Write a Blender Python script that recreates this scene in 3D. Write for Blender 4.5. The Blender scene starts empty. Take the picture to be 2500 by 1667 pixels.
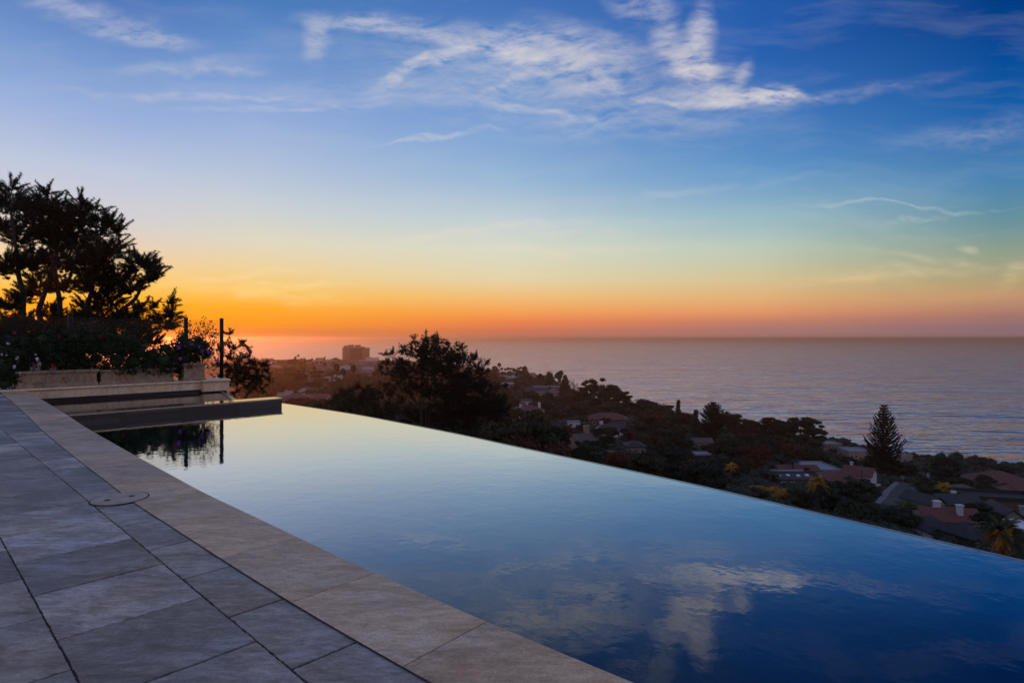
import bpy, bmesh, math, random
import numpy as np
from mathutils import Vector, Matrix

random.seed(7)
RNG = np.random.default_rng(7)
S = bpy.context.scene
COL = S.collection

# ------------------------------------------------------------------ camera
F = 1440.0          # focal length in photo pixels (2500 wide)
HY = 825.0          # row of the true horizon
HC = 1.3            # camera height above the terrace
cam_d = bpy.data.cameras.new('camera')
cam_d.sensor_width = 36.0
cam_d.lens = F / 2500 * 36.0
cam_d.shift_y = -(833.5 - HY) / 2500.0
cam_d.clip_start = 0.05
cam_d.clip_end = 200000.0
cam = bpy.data.objects.new('camera', cam_d)
cam.location = (0, 0, HC)
cam.rotation_euler = (math.radians(90), 0, 0)
COL.objects.link(cam)
S.camera = cam

S.view_settings.view_transform = 'Standard'
S.view_settings.look = 'None'
S.view_settings.exposure = 0.0
S.view_settings.gamma = 1.0
S.cycles.use_denoising = True
S.cycles.max_bounces = 6
S.cycles.diffuse_bounces = 2
S.cycles.glossy_bounces = 3
S.cycles.transmission_bounces = 4
S.cycles.transparent_max_bounces = 12
S.cycles.volume_bounces = 0
S.cycles.sample_clamp_indirect = 4.0


def lin(c):
    return tuple(((v / 255.0) / 12.92 if v / 255.0 <= 0.04045 else ((v / 255.0 + 0.055) / 1.055) ** 2.4) for v in c) + (1.0,)


class NT:
    """small helper to write node maths"""
    def __init__(self, tree):
        self.t = tree

    def n(self, kind, **kw):
        nd = self.t.nodes.new(kind)
        for k, v in kw.items():
            setattr(nd, k, v)
        return nd

    def put(self, sock, v):
        if isinstance(v, bpy.types.NodeSocket):
            self.t.links.new(v, sock)
        elif v is not None:
            sock.default_value = v

    def m(self, op, a, b=None, c=None, clamp=False):
        nd = self.n('ShaderNodeMath', operation=op)
        nd.use_clamp = clamp
        self.put(nd.inputs[0], a)
        if b is not None:
            self.put(nd.inputs[1], b)
        if c is not None:
            self.put(nd.inputs[2], c)
        return nd.outputs[0]

    def mix(self, f, a, b, mode='MIX'):
        nd = self.n('ShaderNodeMix', data_type='RGBA', blend_type=mode)
        self.put(nd.inputs[0], f)
        self.put(nd.inputs[6], a)
        self.put(nd.inputs[7], b)
        return nd.outputs[2]

    def rng(self, v, a, b, c=0.0, d=1.0, smooth=False):
        nd = self.n('ShaderNodeMapRange')
        if smooth:
            nd.interpolation_type = 'SMOOTHSTEP'
        self.put(nd.inputs[0], v)
        for i, x in zip((1, 2, 3, 4), (a, b, c, d)):
            self.put(nd.inputs[i], x)
        return nd.outputs[0]

    def ramp(self, f, stops, interp='LINEAR'):
        nd = self.n('ShaderNodeValToRGB')
        cr = nd.color_ramp
        cr.interpolation = interp
        stops = sorted(stops, key=lambda s: s[0])
        while len(cr.elements) < len(stops):
            cr.elements.new(0.5)
        for e, (p, c) in zip(cr.elements, stops):
            e.position = p
        for e, (p, c) in zip(cr.elements, stops):
            e.position = p
            e.color = c
        self.put(nd.inputs[0], f)
        return nd.outputs[0]

    def comb(self, x, y, z=0.0):
        nd = self.n('ShaderNodeCombineXYZ')
        for i, v in enumerate((x, y, z)):
            self.put(nd.inputs[i], v)
        return nd.outputs[0]

    def noise(self, vec, scale, detail=3.0, rough=0.5, dist=0.0, color=False):
        nd = self.n('ShaderNodeTexNoise')
        self.put(nd.inputs['Vector'], vec)
        nd.inputs['Scale'].default_value = scale
        nd.inputs['Detail'].default_value = detail
        nd.inputs['Roughness'].default_value = rough
        nd.inputs['Distortion'].default_value = dist
        return nd.outputs['Color' if color else 'Fac']

    def mapping(self, vec, loc=(0, 0, 0), rot=(0, 0, 0), scale=(1, 1, 1), kind='POINT'):
        nd = self.n('ShaderNodeMapping', vector_type=kind)
        self.put(nd.inputs[0], vec)
        nd.inputs[1].default_value = loc
        nd.inputs[2].default_value = rot
        nd.inputs[3].default_value = scale
        return nd.outputs[0]


# ------------------------------------------------------------------ sky
W = bpy.data.worlds.new('World')
S.world = W
W.use_nodes = True
wt = W.node_tree
wt.nodes.clear()
N = NT(wt)
tc = N.n('ShaderNodeTexCoord')
sep = N.n('ShaderNodeSeparateXYZ')
wt.links.new(tc.outputs['Generated'], sep.inputs[0])
dx, dy, dz = sep.outputs
az = N.m('ARCTAN2', dx, dy)
el = N.m('ARCSINE', N.m('MAXIMUM', dz, 0.0))
fac_e = N.m('SQRT', N.m('DIVIDE', el, math.pi / 2))
ZEN = lin((112, 132, 180))

COLUMNS = [   # azimuth px of the photo, then (row, sRGB) going up
    (300, [(825, (236, 128, 44)), (790, (255, 150, 10)), (745, (255, 168, 20)), (715, (255, 190, 70)), (670, (248, 206, 130)),
           (620, (235, 208, 172)), (540, (212, 208, 210)), (420, (190, 200, 222)), (280, (150, 175, 220)), (150, (116, 152, 206)), (0, (72, 116, 186))]),
    (620, [(825, (214, 122, 74)), (808, (236, 134, 50)), (788, (255, 152, 26)), (750, (255, 172, 40)), (710, (250, 195, 95)), (660, (240, 210, 150)),
           (590, (224, 216, 192)), (500, (200, 208, 214)), (380, (172, 190, 220)), (250, (140, 168, 216)), (120, (106, 146, 202)), (0, (76, 124, 188))]),
    (1250, [(825, (178, 112, 96)), (808, (206, 118, 86)), (785, (238, 132, 78)), (762, (246, 160, 84)), (725, (242, 190, 120)), (680, (228, 212, 170)),
            (610, (218, 218, 198)), (540, (194, 208, 212)), (430, (150, 182, 214)), (300, (118, 158, 210)), (150, (92, 140, 200)), (0, (66, 112, 182))]),
    (1850, [(825, (158, 116, 112)), (804, (172, 120, 114)), (785, (196, 128, 104)), (762, (226, 150, 104)), (725, (226, 178, 122)), (680, (214, 196, 150)),
            (610, (188, 202, 184)), (530, (152, 186, 198)), (420, (100, 152, 200)), (280, (66, 122, 190)), (140, (42, 98, 176)), (0, (36, 90, 170))]),
    (2450, [(825, (138, 110, 116)), (795, (146, 112, 116)), (770, (168, 118, 108)), (725, (192, 148, 112)), (680, (172, 158, 120)),
            (620, (146, 160, 138)), (540, (104, 146, 158)), (430, (70, 130, 178)), (280, (22, 96, 170)), (140, (4, 76, 152)), (0, (0, 60, 132))]),
]


def sky_stops(px, rows):
    a = math.atan((px - 1250) / F)
    st = []
    for py, c in rows:
        e = math.atan(max(HY - py, 0) / F * math.cos(a))
        st.append((math.sqrt(e / (math.pi / 2)), lin(c)))
    st.append((0.80, tuple(0.45 * st[-1][1][i] + 0.55 * ZEN[i] for i in range(3)) + (1,)))
    st.append((1.0, ZEN))
    return a, st


cols = [sky_stops(*c) for c in COLUMNS]
DUSK = [(0.0, lin((170, 140, 142))), (0.2, lin((216, 180, 172))), (0.35, lin((198, 180, 188))), (0.55, lin((156, 164, 196))), (1.0, ZEN)]
sky = N.ramp(fac_e, DUSK)
c_first = N.ramp(fac_e, cols[0][1])
sky = N.mix(N.rng(az, math.radians(-115), math.radians(-50), 0, 1, True), sky, c_first)
for (a0, _), (a1, st) in zip(cols[:-1], cols[1:]):
    sky = N.mix(N.rng(az, a0, a1, 0, 1, False), sky, N.ramp(fac_e, st))
sky = N.mix(N.rng(az, math.radians(42), math.radians(110), 0, 1, True), sky, N.ramp(fac_e, DUSK))

# cirrus on a chart of directions (s to the side, t upwards), in photo pixels / 1000
yy = N.m('MAXIMUM', dy, 0.05)
cs = N.m('MULTIPLY', N.m('DIVIDE', dx, yy), F / 1000)
ct = N.m('MULTIPLY', N.m('DIVIDE', dz, yy), F / 1000)
chart = N.comb(cs, ct)


def warp(vec, scale, amp, seed, stretch=(1, 1, 1)):
    nz = N.noise(N.mapping(vec, loc=(seed, seed * 1.7, 0), scale=stretch), scale, 4.0, 0.55, 0, True)
    v = N.n('ShaderNodeVectorMath', operation='SUBTRACT')
    N.put(v.inputs[0], nz)
    v.inputs[1].default_value = (0.5, 0.5, 0.5)
    v2 = N.n('ShaderNodeVectorMath', operation='MULTIPLY_ADD')
    N.put(v2.inputs[0], v.outputs[0])
    v2.inputs[1].default_value = (amp, amp, 0)
    N.put(v2.inputs[2], vec)
    return v2.outputs[0]


wc = warp(warp(chart, 2.2, 0.13, 3.1), 9.0, 0.045, 7.7, (1, 1.8, 1))
BLOBS = [  # px, py, rx, ry, degrees (clockwise in the picture), strength
    (200, 30, 200, 40, 14, .50), (340, 90, 150, 22, 9, .62), (440, 168, 190, 24, -2, .36), (545, 182, 100, 14, 0, .40),
    (775, 105, 42, 60, 10, .62), (865, 62, 150, 26, 4, .62), (1010, 92, 170, 26, 10, .55), (1050, 168, 165, 18, -23, .95),
    (1240, 120, 190, 50, 8, .80), (1420, 120, 170, 60, 12, .62), (1380, 175, 260, 30, 14, .45), (1240, 215, 90, 10, -35, .4),
    (1500, 15, 60, 40, 50, .42), (1565, 20, 50, 40, -50, .42), (1612, 40, 44, 90, -10, .5), (1706, 85, 40, 70, 12, 1.1), (1680, 130, 50, 60, 10, .8), (1695, 165, 60, 34, 18, 1.4), (1630, 120, 46, 60, -25, .6), (1760, 200, 60, 60, 30, .35),
    (1800, 232, 200, 22, 7, .75), (1895, 240, 72, 26, 5, 1.7), (1800, 250, 80, 26, 8, .85), (1815, 190, 26, 50, 25, .6), (1700, 243, 180, 12, 6, .7),
    (1330, 200, 560, 110, 5, .32), (1250, 150, 280, 60, 6, .22), (1350, 560, 420, 22, -3, .2), (1500, 600, 380, 16, -2, .16), (900, 240, 500, 40, 1, .22), (1500, 300, 420, 50, -3, .16), (2060, 240, 300, 22, -14, .22),
    (2380, 320, 260, 40, -12, .18), (2190, 511, 300, 5, -2, .3), (2230, 547, 90, 8, -20, .36), (2355, 598, 34, 14, 8, .5),
    (2480, 672, 60, 26, -40, .3), (2150, 675, 260, 16, -4, .28), (2300, 640, 240, 12, 3, .22),
    (700, 722, 180, 24, 3, .75), (560, 684, 200, 12, -7, .65), (620, 706, 210, 14, -3, .5), (760, 700, 120, 9, -2, .45),
    (1180, 562, 330, 12, -6, .35), (1090, 335, 160, 7, -5, .5), (1300, 610, 260, 8, 2, .18), (1340, 275, 190, 12, 4, .4), (480, 240, 330, 9, 2, .35),
    (700, 265, 300, 8, -1, .3), (1750, 460, 300, 14, -4, .16)]
acc = None
for (bx, by, rx, ry, rot, stn) in BLOBS:
    th = -math.radians(rot)
    loc = ((bx - 1250) / 1000, (HY - by) / 1000, 0)
    mp = N.mapping(wc, loc=loc, rot=(0, 0, th), scale=(rx / 1000 * 1.32, ry / 1000 * 1.32, 1), kind='TEXTURE')
    ln = N.n('ShaderNodeVectorMath', operation='LENGTH')
    N.put(ln.inputs[0], mp)
    b = N.rng(ln.outputs['Value'], 0.0, 1.0, stn * .86, 0.0, True)
    acc = b if acc is None else N.m('ADD', acc, b)
fib = N.noise(N.mapping(warp(chart, 3.0, 0.16, 1.3), rot=(0, 0, 0.12), scale=(1.0, 6.5, 1)), 6.0, 7.0, 0.62)
fib2 = N.noise(N.mapping(warp(chart, 4.0, 0.13, 9.3), rot=(0, 0, -0.6), scale=(1.2, 3.4, 1)), 9.0, 8.0, 0.65)
fibm = N.m('ADD', N.rng(fib, 0.38, 0.64, 0.0, 0.80), N.rng(fib2, 0.40, 0.64, 0.0, 0.72))
cloud = N.m('MULTIPLY', acc, fibm)
veil = N.noise(N.mapping(warp(chart, 1.5, 0.2, 5.5), rot=(0, 0, 0.05), scale=(1.0, 5.5, 1)), 2.0, 7.0, 0.62)
veil = N.m('MULTIPLY', N.rng(veil, 0.48, 0.80, 0.0, 0.13), N.rng(ct, 0.02, 0.2, 0.35, 1.0))
cloud = N.m('ADD', cloud, veil)
cloud = N.m('MULTIPLY', N.m('SUBTRACT', 1.0, N.m('EXPONENT', N.m('MULTIPLY', cloud, -1.15))), 0.98)
front = N.rng(dy, 0.06, 0.25, 0, 1, True)
cloud = N.m('MULTIPLY', cloud, N.m('MULTIPLY', front, N.rng(dz, 0.0, 0.012)))
ccol = N.ramp(N.rng(ct, 0.02, 0.8), [(0.0, lin((255, 190, 90))), (0.12, lin((255, 216, 140))), (0.22, lin((246, 226, 190))), (0.45, lin((216, 218, 224))), (0.8, lin((222, 214, 212))), (1, lin((210, 208, 218)))])
sky = N.mix(cloud, sky, ccol)
bg = N.n('ShaderNodeBackground')
N.put(bg.inputs[0], sky)
bg.inputs[1].default_value = 1.0
wo = N.n('ShaderNodeOutputWorld')
wt.links.new(bg.outputs[0], wo.inputs[0])
W.cycles.sampling_method = 'MANUAL'
W.cycles.sample_map_resolution = 1024

# the sun, just above the sea behind the big pine
SUN_AZ, SUN_EL = math.atan((60 - 1250) / F), math.radians(1.3)
sd = bpy.data.lights.new('sun', 'SUN')
sd.energy = 1.9
sd.angle = math.radians(1.0)
sd.color = (1.0, 0.38, 0.10)
sun = bpy.data.objects.new('sun', sd)
to_sun = Vector((math.sin(SUN_AZ) * math.cos(SUN_EL), math.cos(SUN_AZ) * math.cos(SUN_EL), math.sin(SUN_EL)))
sun.rotation_euler = to_sun.to_track_quat('Z', 'Y').to_euler()
COL.objects.link(sun)


# ------------------------------------------------------------------ helpers
def at(px, py, d):
    return Vector(((px - 1250) / F * d, d, HC - (py - HY) / F * d))


def G(px, py, z=0.0):
    d = (HC - z) * F / (py - HY)
    return Vector(((px - 1250) / F * d, d, z))


def to_px(p):
    return 1250 + F * p[0] / p[1], HY + F * (HC - p[2]) / p[1]


def tag(o, label=None, cat=None, group=None, kind=None):
    for k, v in (('label', label), ('category', cat), ('group', group), ('kind', kind)):
        if v:
            o[k] = v
    return o


def mesh_np(name, V, polys, mat, parent=None, smooth=False, tone=None):
    """V (n,3); polys: list of (array of faces with k corners)"""
    me = bpy.data.meshes.new(name)
    V = np.asarray(V, dtype=np.float32)
    me.vertices.add(len(V))
    me.vertices.foreach_set('co', V.ravel())
    loops, starts, pos = [], [], 0
    for f in polys:
        f = np.asarray(f, dtype=np.int32)
        if not len(f):
            continue
        k = f.shape[1]
        loops.append(f.ravel())
        starts.append(np.arange(len(f), dtype=np.int32) * k + pos)
        pos += f.size
    loops = np.concatenate(loops)
    starts = np.concatenate(starts)
    me.loops.add(len(loops))
    me.loops.foreach_set('vertex_index', loops)
    me.polygons.add(len(starts))
    me.polygons.foreach_set('loop_start', starts)
    if smooth:
        me.polygons.foreach_set('use_smooth', np.ones(len(starts), dtype=bool))
    me.update(calc_edges=True)
    if tone is not None:
        at_ = me.attributes.new('tone', 'FLOAT', 'FACE')
        at_.data.foreach_set('value', np.asarray(tone, dtype=np.float32))
    me.materials.append(mat)
    o = bpy.data.objects.new(name, me)
    o.parent = parent
    COL.objects.link(o)
    return o


class MB:
    """collects boxes, tubes, prisms into one mesh"""
    def __init__(self):
        self.V, self.Fc, self.tone = [], [], []
        self.t = 0.5

    def add(self, vs, fs):
        b = len(self.V)
        self.V += [tuple(v) for v in vs]
        self.Fc += [tuple(i + b for i in f) for f in fs]
        self.tone += [self.t] * len(fs)

    def box(self, c, s, M=None):
        x, y, z = c
        a, b, h = s[0] / 2, s[1] / 2, s[2] / 2
        vs = [Vector((x + i * a, y + j * b, z + k * h)) for k in (-1, 1) for i, j in ((-1, -1), (1, -1), (1, 1), (-1, 1))]
        if M is not None:
            vs = [M @ v for v in vs]
        self.add(vs, [(3, 2, 1, 0), (4, 5, 6, 7), (0, 1, 5, 4), (1, 2, 6, 5), (2, 3, 7, 6), (3, 0, 4, 7)])

    def prism(self, poly, z0, z1, bevel=0.0, M=None):
        n = len(poly)
        if bevel:
            c = Vector((sum(p[0] for p in poly) / n, sum(p[1] for p in poly) / n))
            ins = []
            for p in poly:
                v = c - Vector(p[:2])
                ins.append(Vector(p[:2]) + v.normalized() * bevel * 1.3)
            rings = [(poly, z0), (poly, z1 - bevel), (ins, z1)]
        else:
            rings = [(poly, z0), (poly, z1)]
        vs = [Vector((p[0], p[1], z)) for r, z in rings for p in r]
        if M is not None:
            vs = [M @ v for v in vs]
        fs = []
        for k in range(len(rings) - 1):
            for i in range(n):
                j = (i + 1) % n
                fs.append((k * n + i, k * n + j, (k + 1) * n + j, (k + 1) * n + i))
        fs.append(tuple((len(rings) - 1) * n + i for i in range(n)))
        fs.append(tuple(reversed(range(n))))
        self.add(vs, fs)

    def tube(self, pts, rad, seg=8, caps=True):
        pts = [Vector(p) for p in pts]
        if not hasattr(rad, '__len__'):
            rad = [rad] * len(pts)
        vs, fs = [], []
        for i, p in enumerate(pts):
            t = (pts[min(i + 1, len(pts) - 1)] - pts[max(i - 1, 0)]).normalized()
            a = t.orthogonal().normalized() if abs(t.z) < 0.99 else Vector((1, 0, 0))
            if abs(t.z) >= 0.0:
                ref = Vector((0.13, 0.99, 0.02)) if abs(t.y) < 0.9 else Vector((1, 0, 0))
                a = (ref - t * ref.dot(t)).normalized()
            b = t.cross(a)
            for k in range(seg):
                an = 2 * math.pi * k / seg
                vs.append(p + (a * math.cos(an) + b * math.sin(an)) * rad[i])
        for i in range(len(pts) - 1):
            for k in range(seg):
                k2 = (k + 1) % seg
                fs.append((i * seg + k, i * seg + k2, (i + 1) * seg + k2, (i + 1) * seg + k))
        if caps:
            fs.append(tuple(reversed(range(seg))))
            fs.append(tuple((len(pts) - 1) * seg + k for k in range(seg)))
        self.add(vs, fs)

    def build(self, name, mat, parent=None, smooth=False, tone=False):
        me = bpy.data.meshes.new(name)
        me.from_pydata(self.V, [], self.Fc)
        me.materials.append(mat)
        if tone:
            a = me.attributes.new('tone', 'FLOAT', 'FACE')
            a.data.foreach_set('value', self.tone)
        if smooth:
            for p in me.polygons:
                p.use_smooth = len(p.vertices) <= 4
        me.update()
        o = bpy.data.objects.new(name, me)
        o.parent = parent
        COL.objects.link(o)
        return o


def empty(name, loc=(0, 0, 0), rz=0.0):
    o = bpy.data.objects.new(name, None)
    o.location = loc
    o.rotation_euler = (0, 0, rz)
    o.empty_display_size = 0.3
    COL.objects.link(o)
    return o


def copy_tree(root):
    def cp(o, parent):
        c = o.copy()
        COL.objects.link(c)
        c.parent = parent
        for ch in o.children:
            cp(ch, c)
        return c
    return cp(root, None)


# ------------------------------------------------------------------ materials
def material(name):
    m = bpy.data.materials.new(name)
    m.use_nodes = True
    t = m.node_tree
    t.nodes.clear()
    n = NT(t)
    out = n.n('ShaderNodeOutputMaterial')
    b = n.n('ShaderNodeBsdfPrincipled')
    t.links.new(b.outputs[0], out.inputs[0])
    return m, n, b, out


def bump(n, b, h, strength, dist):
    bp = n.n('ShaderNodeBump')
    bp.inputs['Strength'].default_value = strength
    bp.inputs['Distance'].default_value = dist
    n.put(bp.inputs['Height'], h)
    n.put(b.inputs['Normal'], bp.outputs[0])


def plain(name, col, rough=0.7, spec=0.5, vary=0.25, scale=3.0, bstr=0.0, metal=0.0):
    m, n, b, _ = material(name)
    tcn = n.n('ShaderNodeTexCoord')
    nz = n.noise(tcn.outputs['Object'], scale, 5.0, 0.6)
    lo = tuple(c * (1 - vary) for c in col) + (1,)
    hi = tuple(min(1, c * (1 + vary)) for c in col) + (1,)
    n.put(b.inputs['Base Color'], n.ramp(nz, [(0.3, lo), (0.7, hi)]))
    b.inputs['Roughness'].default_value = rough
    b.inputs['Specular IOR Level'].default_value = spec
    b.inputs['Metallic'].default_value = metal
    if bstr:
        bump(n, b, n.noise(tcn.outputs['Object'], scale * 12, 4.0, 0.6), bstr, 0.02)
    return m


def foliage(name, dark, light, rough=0.75, trans=0.08):
    m, n, b, out = material(name)
    tcn = n.n('ShaderNodeTexCoord')
    inf = n.n('ShaderNodeObjectInfo')
    nz = n.noise(tcn.outputs['Object'], 0.9, 3.0, 0.6)
    geo = n.n('ShaderNodeNewGeometry')
    rnd = geo.outputs['Random Per Island']
    f = n.m('ADD', n.m('MULTIPLY', nz, 0.55), n.m('MULTIPLY', rnd, 0.45))
    f = n.m('ADD', f, n.m('MULTIPLY', n.m('SUBTRACT', inf.outputs['Random'], 0.5), 0.3))
    n.put(b.inputs['Base Color'], n.ramp(f, [(0.25, dark + (1,)), (0.8, light + (1,))]))
    b.inputs['Roughness'].default_value = rough
    b.inputs['Specular IOR Level'].default_value = 0.25
    if trans:
        tr = n.n('ShaderNodeBsdfTranslucent')
        n.put(tr.inputs[0], n.ramp(f, [(0.25, dark + (1,)), (0.8, tuple(c * 1.2 for c in light) + (1,))]))
        mx = n.n('ShaderNodeMixShader')
        mx.inputs[0].default_value = trans
        n.t.links.new(b.outputs[0], mx.inputs[1])
        n.t.links.new(tr.outputs[0], mx.inputs[2])
        n.t.links.new(mx.outputs[0], out.inputs[0])
    return m


def stone(name, c1, c2, c3, rough, toneamp, bstr=0.25, veins=True, spec=0.5, pit=0.5):
    m, n, b, _ = material(name)
    tcn = n.n('ShaderNodeTexCoord')
    v = tcn.outputs['Object']
    at_ = n.n('ShaderNodeAttribute')
    at_.attribute_name = 'tone'
    tone = at_.outputs['Fac']
    # every stone samples its own place in the pattern
    off = n.comb(n.m('MULTIPLY', tone, 37.0), n.m('MULTIPLY', tone, 91.0), n.m('MULTIPLY', tone, 13.0))
    ad = n.n('ShaderNodeVectorMath', operation='ADD')
    n.put(ad.inputs[0], v)
    n.put(ad.inputs[1], off)
    v2 = ad.outputs[0]
    big = n.noise(n.mapping(v2, rot=(0, 0, 0.75), scale=(1, 2.6, 1)), 1.6, 5.0, 0.62, 0.8)
    fine = n.noise(n.mapping(v2, rot=(0, 0, 0.75), scale=(1, 3.0, 1)), 9.0, 8.0, 0.68, 0.6)
    gran = n.noise(v2, 90.0, 3.0, 0.7)
    f = n.m('ADD', n.m('MULTIPLY', big, 0.5), n.m('MULTIPLY', fine, 0.5))
    col = n.ramp(f, [(0.39, c1 + (1,)), (0.5, c2 + (1,)), (0.60, c3 + (1,))])
    hue = n.noise(v2, 1.3, 4.0, 0.6)
    col = n.mix(1.0, col, n.ramp(hue, [(0.36, (1.09, 1.0, .88, 1)), (0.64, (.93, .99, 1.08, 1))]), 'MULTIPLY')
    br = n.m('ADD', n.m('MULTIPLY', n.m('SUBTRACT', n.m('FRACT', n.m('MULTIPLY', tone, 7.31)), 0.5), toneamp), 1.0)
    br = n.m('MULTIPLY', br, n.rng(gran, 0.25, 0.75, 0.70, 1.30))
    col = n.mix(1.0, col, n.comb(br, br, br), 'MULTIPLY')
    if veins:
        vn = n.noise(v2, 5.0, 7.0, 0.7, 1.5)
        band = n.m('ABSOLUTE', n.m('SUBTRACT', vn, 0.5))
        where = n.rng(n.noise(v2, 2.1, 2.0), 0.5, 0.62)
        crack = n.m('MULTIPLY', n.rng(band, 0.0, 0.009, 1.0, 0.0), where)
        col = n.mix(n.m('MULTIPLY', crack, 0.6), col, tuple(c * 0.35 for c in c1) + (1,))
        pits = n.n('ShaderNodeTexVoronoi')
        n.put(pits.inputs['Vector'], v2)
        pits.inputs['Scale'].default_value = 17.0
        pm = n.m('MULTIPLY', n.rng(pits.outputs['Distance'], 0.03, 0.10, 1.0, 0.0), n.rng(n.noise(v2, 3.3, 3.0), 0.54, 0.6))
        col = n.mix(n.m('MULTIPLY', pm, pit), col, tuple(c * 0.3 for c in c1) + (1,))
    n.put(b.inputs['Base Color'], col)
    n.put(b.inputs['Roughness'], n.rng(f, 0.3, 0.7, rough - 0.1, rough + 0.12))
    b.inputs['Specular IOR Level'].default_value = spec
    h = n.m('ADD', n.m('MULTIPLY', fine, 0.8), n.m('MULTIPLY', gran, 0.35))
    bump(n, b, h, bstr, 0.012)
    return m


M = {}
M['paver'] = stone('bluestone_paver', (.125, .098, .080), (.25, .21, .185), (.41, .365, .34), 0.50, 0.85, 0.9)
M['coping'] = stone('limestone_coping', (.29, .175, .10), (.44, .29, .18), (.58, .42, .29), 0.50, 0.30, 0.25, pit=0.7)
M['limestone'] = stone('cream_limestone', (.50, .38, .26), (.68, .54, .38), (.76, .63, .47), 0.55, 0.12, 0.2, veins=False)
M['planter'] = stone('carved_limestone', (.15, .10, .065), (.27, .20, .13), (.36, .275, .19), 0.6, 0.12, 0.35, veins=True, pit=0.5)
M['grout'] = plain('dark_grout', (.018, .017, .018), 0.9, vary=0.5, scale=40)
M['lid'] = plain('lid_stone', (.34, .255, .195), 0.5, vary=0.25, scale=8, bstr=0.2)
M['dark'] = plain('dark_opening', (.01, .01, .01), 0.8)
M['bronze'] = plain('dark_bronze', (.012, .009, .007), 0.6, spec=.2)
M['bark'] = plain('bark', (.03, .022, .016), 0.9, vary=0.5, scale=6, bstr=0.5)
M['bark_red'] = plain('palm_bark_red', (.16, .06, .03), 0.9, vary=0.4, scale=3, bstr=0.5)
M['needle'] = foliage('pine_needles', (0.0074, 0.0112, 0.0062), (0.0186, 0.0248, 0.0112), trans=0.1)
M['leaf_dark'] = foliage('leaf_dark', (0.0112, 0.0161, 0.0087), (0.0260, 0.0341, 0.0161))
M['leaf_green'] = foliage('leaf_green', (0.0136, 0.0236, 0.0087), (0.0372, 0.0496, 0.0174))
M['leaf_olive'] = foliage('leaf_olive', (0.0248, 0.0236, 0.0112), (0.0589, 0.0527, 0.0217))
M['leaf_rust'] = foliage('leaf_rust', (0.0372, 0.0155, 0.0074), (0.0930, 0.0341, 0.0124))
M['leaf_gold'] = foliage('leaf_gold', (.20, .11, .015), (.60, .30, .035))
M['leaf_orange_lit'] = foliage('frond_orange_lit', (.25, .09, .012), (.75, .30, .04))  # orange evening light painted into the frond colour
M['leaf_bright'] = foliage('leaf_bright', (.03, .06, .015), (.10, .15, .03))
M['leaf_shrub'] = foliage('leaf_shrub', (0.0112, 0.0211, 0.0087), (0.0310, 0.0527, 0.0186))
M['leaf_grey'] = foliage('leaf_grey', (0.0279, 0.0310, 0.0260), (0.0620, 0.0651, 0.0527))
M['petal_red'] = plain('petal_red', (.55, .012, .015), 0.6, vary=.3, scale=30)
M['petal_dark'] = plain('petal_dark_red', (.16, .008, .02), 0.6, vary=.3, scale=30)
M['petal_white'] = plain('petal_white', (.72, .62, .80), 0.6, vary=.2, scale=30)
M['petal_purple'] = plain('petal_purple', (.42, .06, .72), 0.6, vary=.3, scale=30)
M['wall_white'] = plain('white_stucco', (.44, .44, .48), 0.85, vary=.10, scale=.6)
M['wall_cream'] = plain('cream_stucco', (.30, .245, .19), 0.85, vary=.12, scale=.6)
M['wall_tan'] = plain('tan_stucco', (.19, .145, .105), 0.85, vary=.15, scale=.6)
M['wall_pink'] = plain('pink_stucco', (.30, .19, .165), 0.85, vary=.12, scale=.6)
M['wall_brown'] = plain('brown_wall', (.085, .058, .048), 0.85, vary=.2, scale=.6)
M['wall_sage'] = plain('sage_wall', (.20, .215, .18), 0.85, vary=.12, scale=.6)
M['concrete'] = plain('pale_concrete', (.50, .40, .36), 0.85, vary=.12, scale=.3)
M['roof_grey'] = plain('grey_shingle', (.028, .026, .029), 0.8, vary=.3, scale=1.5)
M['roof_dark'] = plain('dark_roof', (.018, .018, .021), 0.8, vary=.3, scale=1.5)
M['roof_pale'] = plain('pale_flat_roof', (.22, .22, .25), 0.8, vary=.15, scale=.5)
M['window'] = plain('window_glass', (.02, .024, .03), 0.12, vary=.2)
M['trim'] = plain('white_trim', (.60, .60, .64), 0.6, vary=.05)
M['skylight'] = plain('skylight_glass', (.62, .68, .78), 0.15, vary=.1)
M['asphalt'] = plain('asphalt', (.030, .030, .034), 0.85, vary=.25, scale=.5, bstr=.2)
M['kerb'] = plain('concrete_kerb', (.13, .125, .125), 0.85, vary=.15, scale=.8)
M['pole'] = plain('weathered_pole', (.05, .04, .035), 0.85, vary=.3)
M['car_white'] = plain('car_paint_white', (.60, .62, .66), 0.3, vary=.03)
M['car_dark'] = plain('car_paint_dark', (.03, .035, .045), 0.25, vary=.03)
M['rubber'] = plain('tyre_rubber', (.015, .015, .015), 0.8)


def tile_roof():
    m, n, b, _ = material('terracotta_tiles')
    tcn = n.n('ShaderNodeTexCoord')
    v = tcn.outputs['Object']
    w = n.n('ShaderNodeTexWave')
    n.put(w.inputs[0], v)
    w.inputs['Scale'].default_value = 1.1
    w.inputs['Distortion'].default_value = 0.6
    nz = n.noise(v, 2.5, 4.0, 0.7)
    f = n.m('ADD', n.m('MULTIPLY', w.outputs['Fac'], 0.4), n.m('MULTIPLY', nz, 0.6))
    n.put(b.inputs['Base Color'], n.ramp(f, [(0.25, (.05, .015, .013, 1)), (0.5, (.105, .032, .025, 1)), (0.75, (.18, .062, .045, 1))]))
    b.inputs['Roughness'].default_value = 0.8
    bump(n, b, f, 0.6, 0.1)
    return m


M['roof_red'] = tile_roof()


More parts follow.
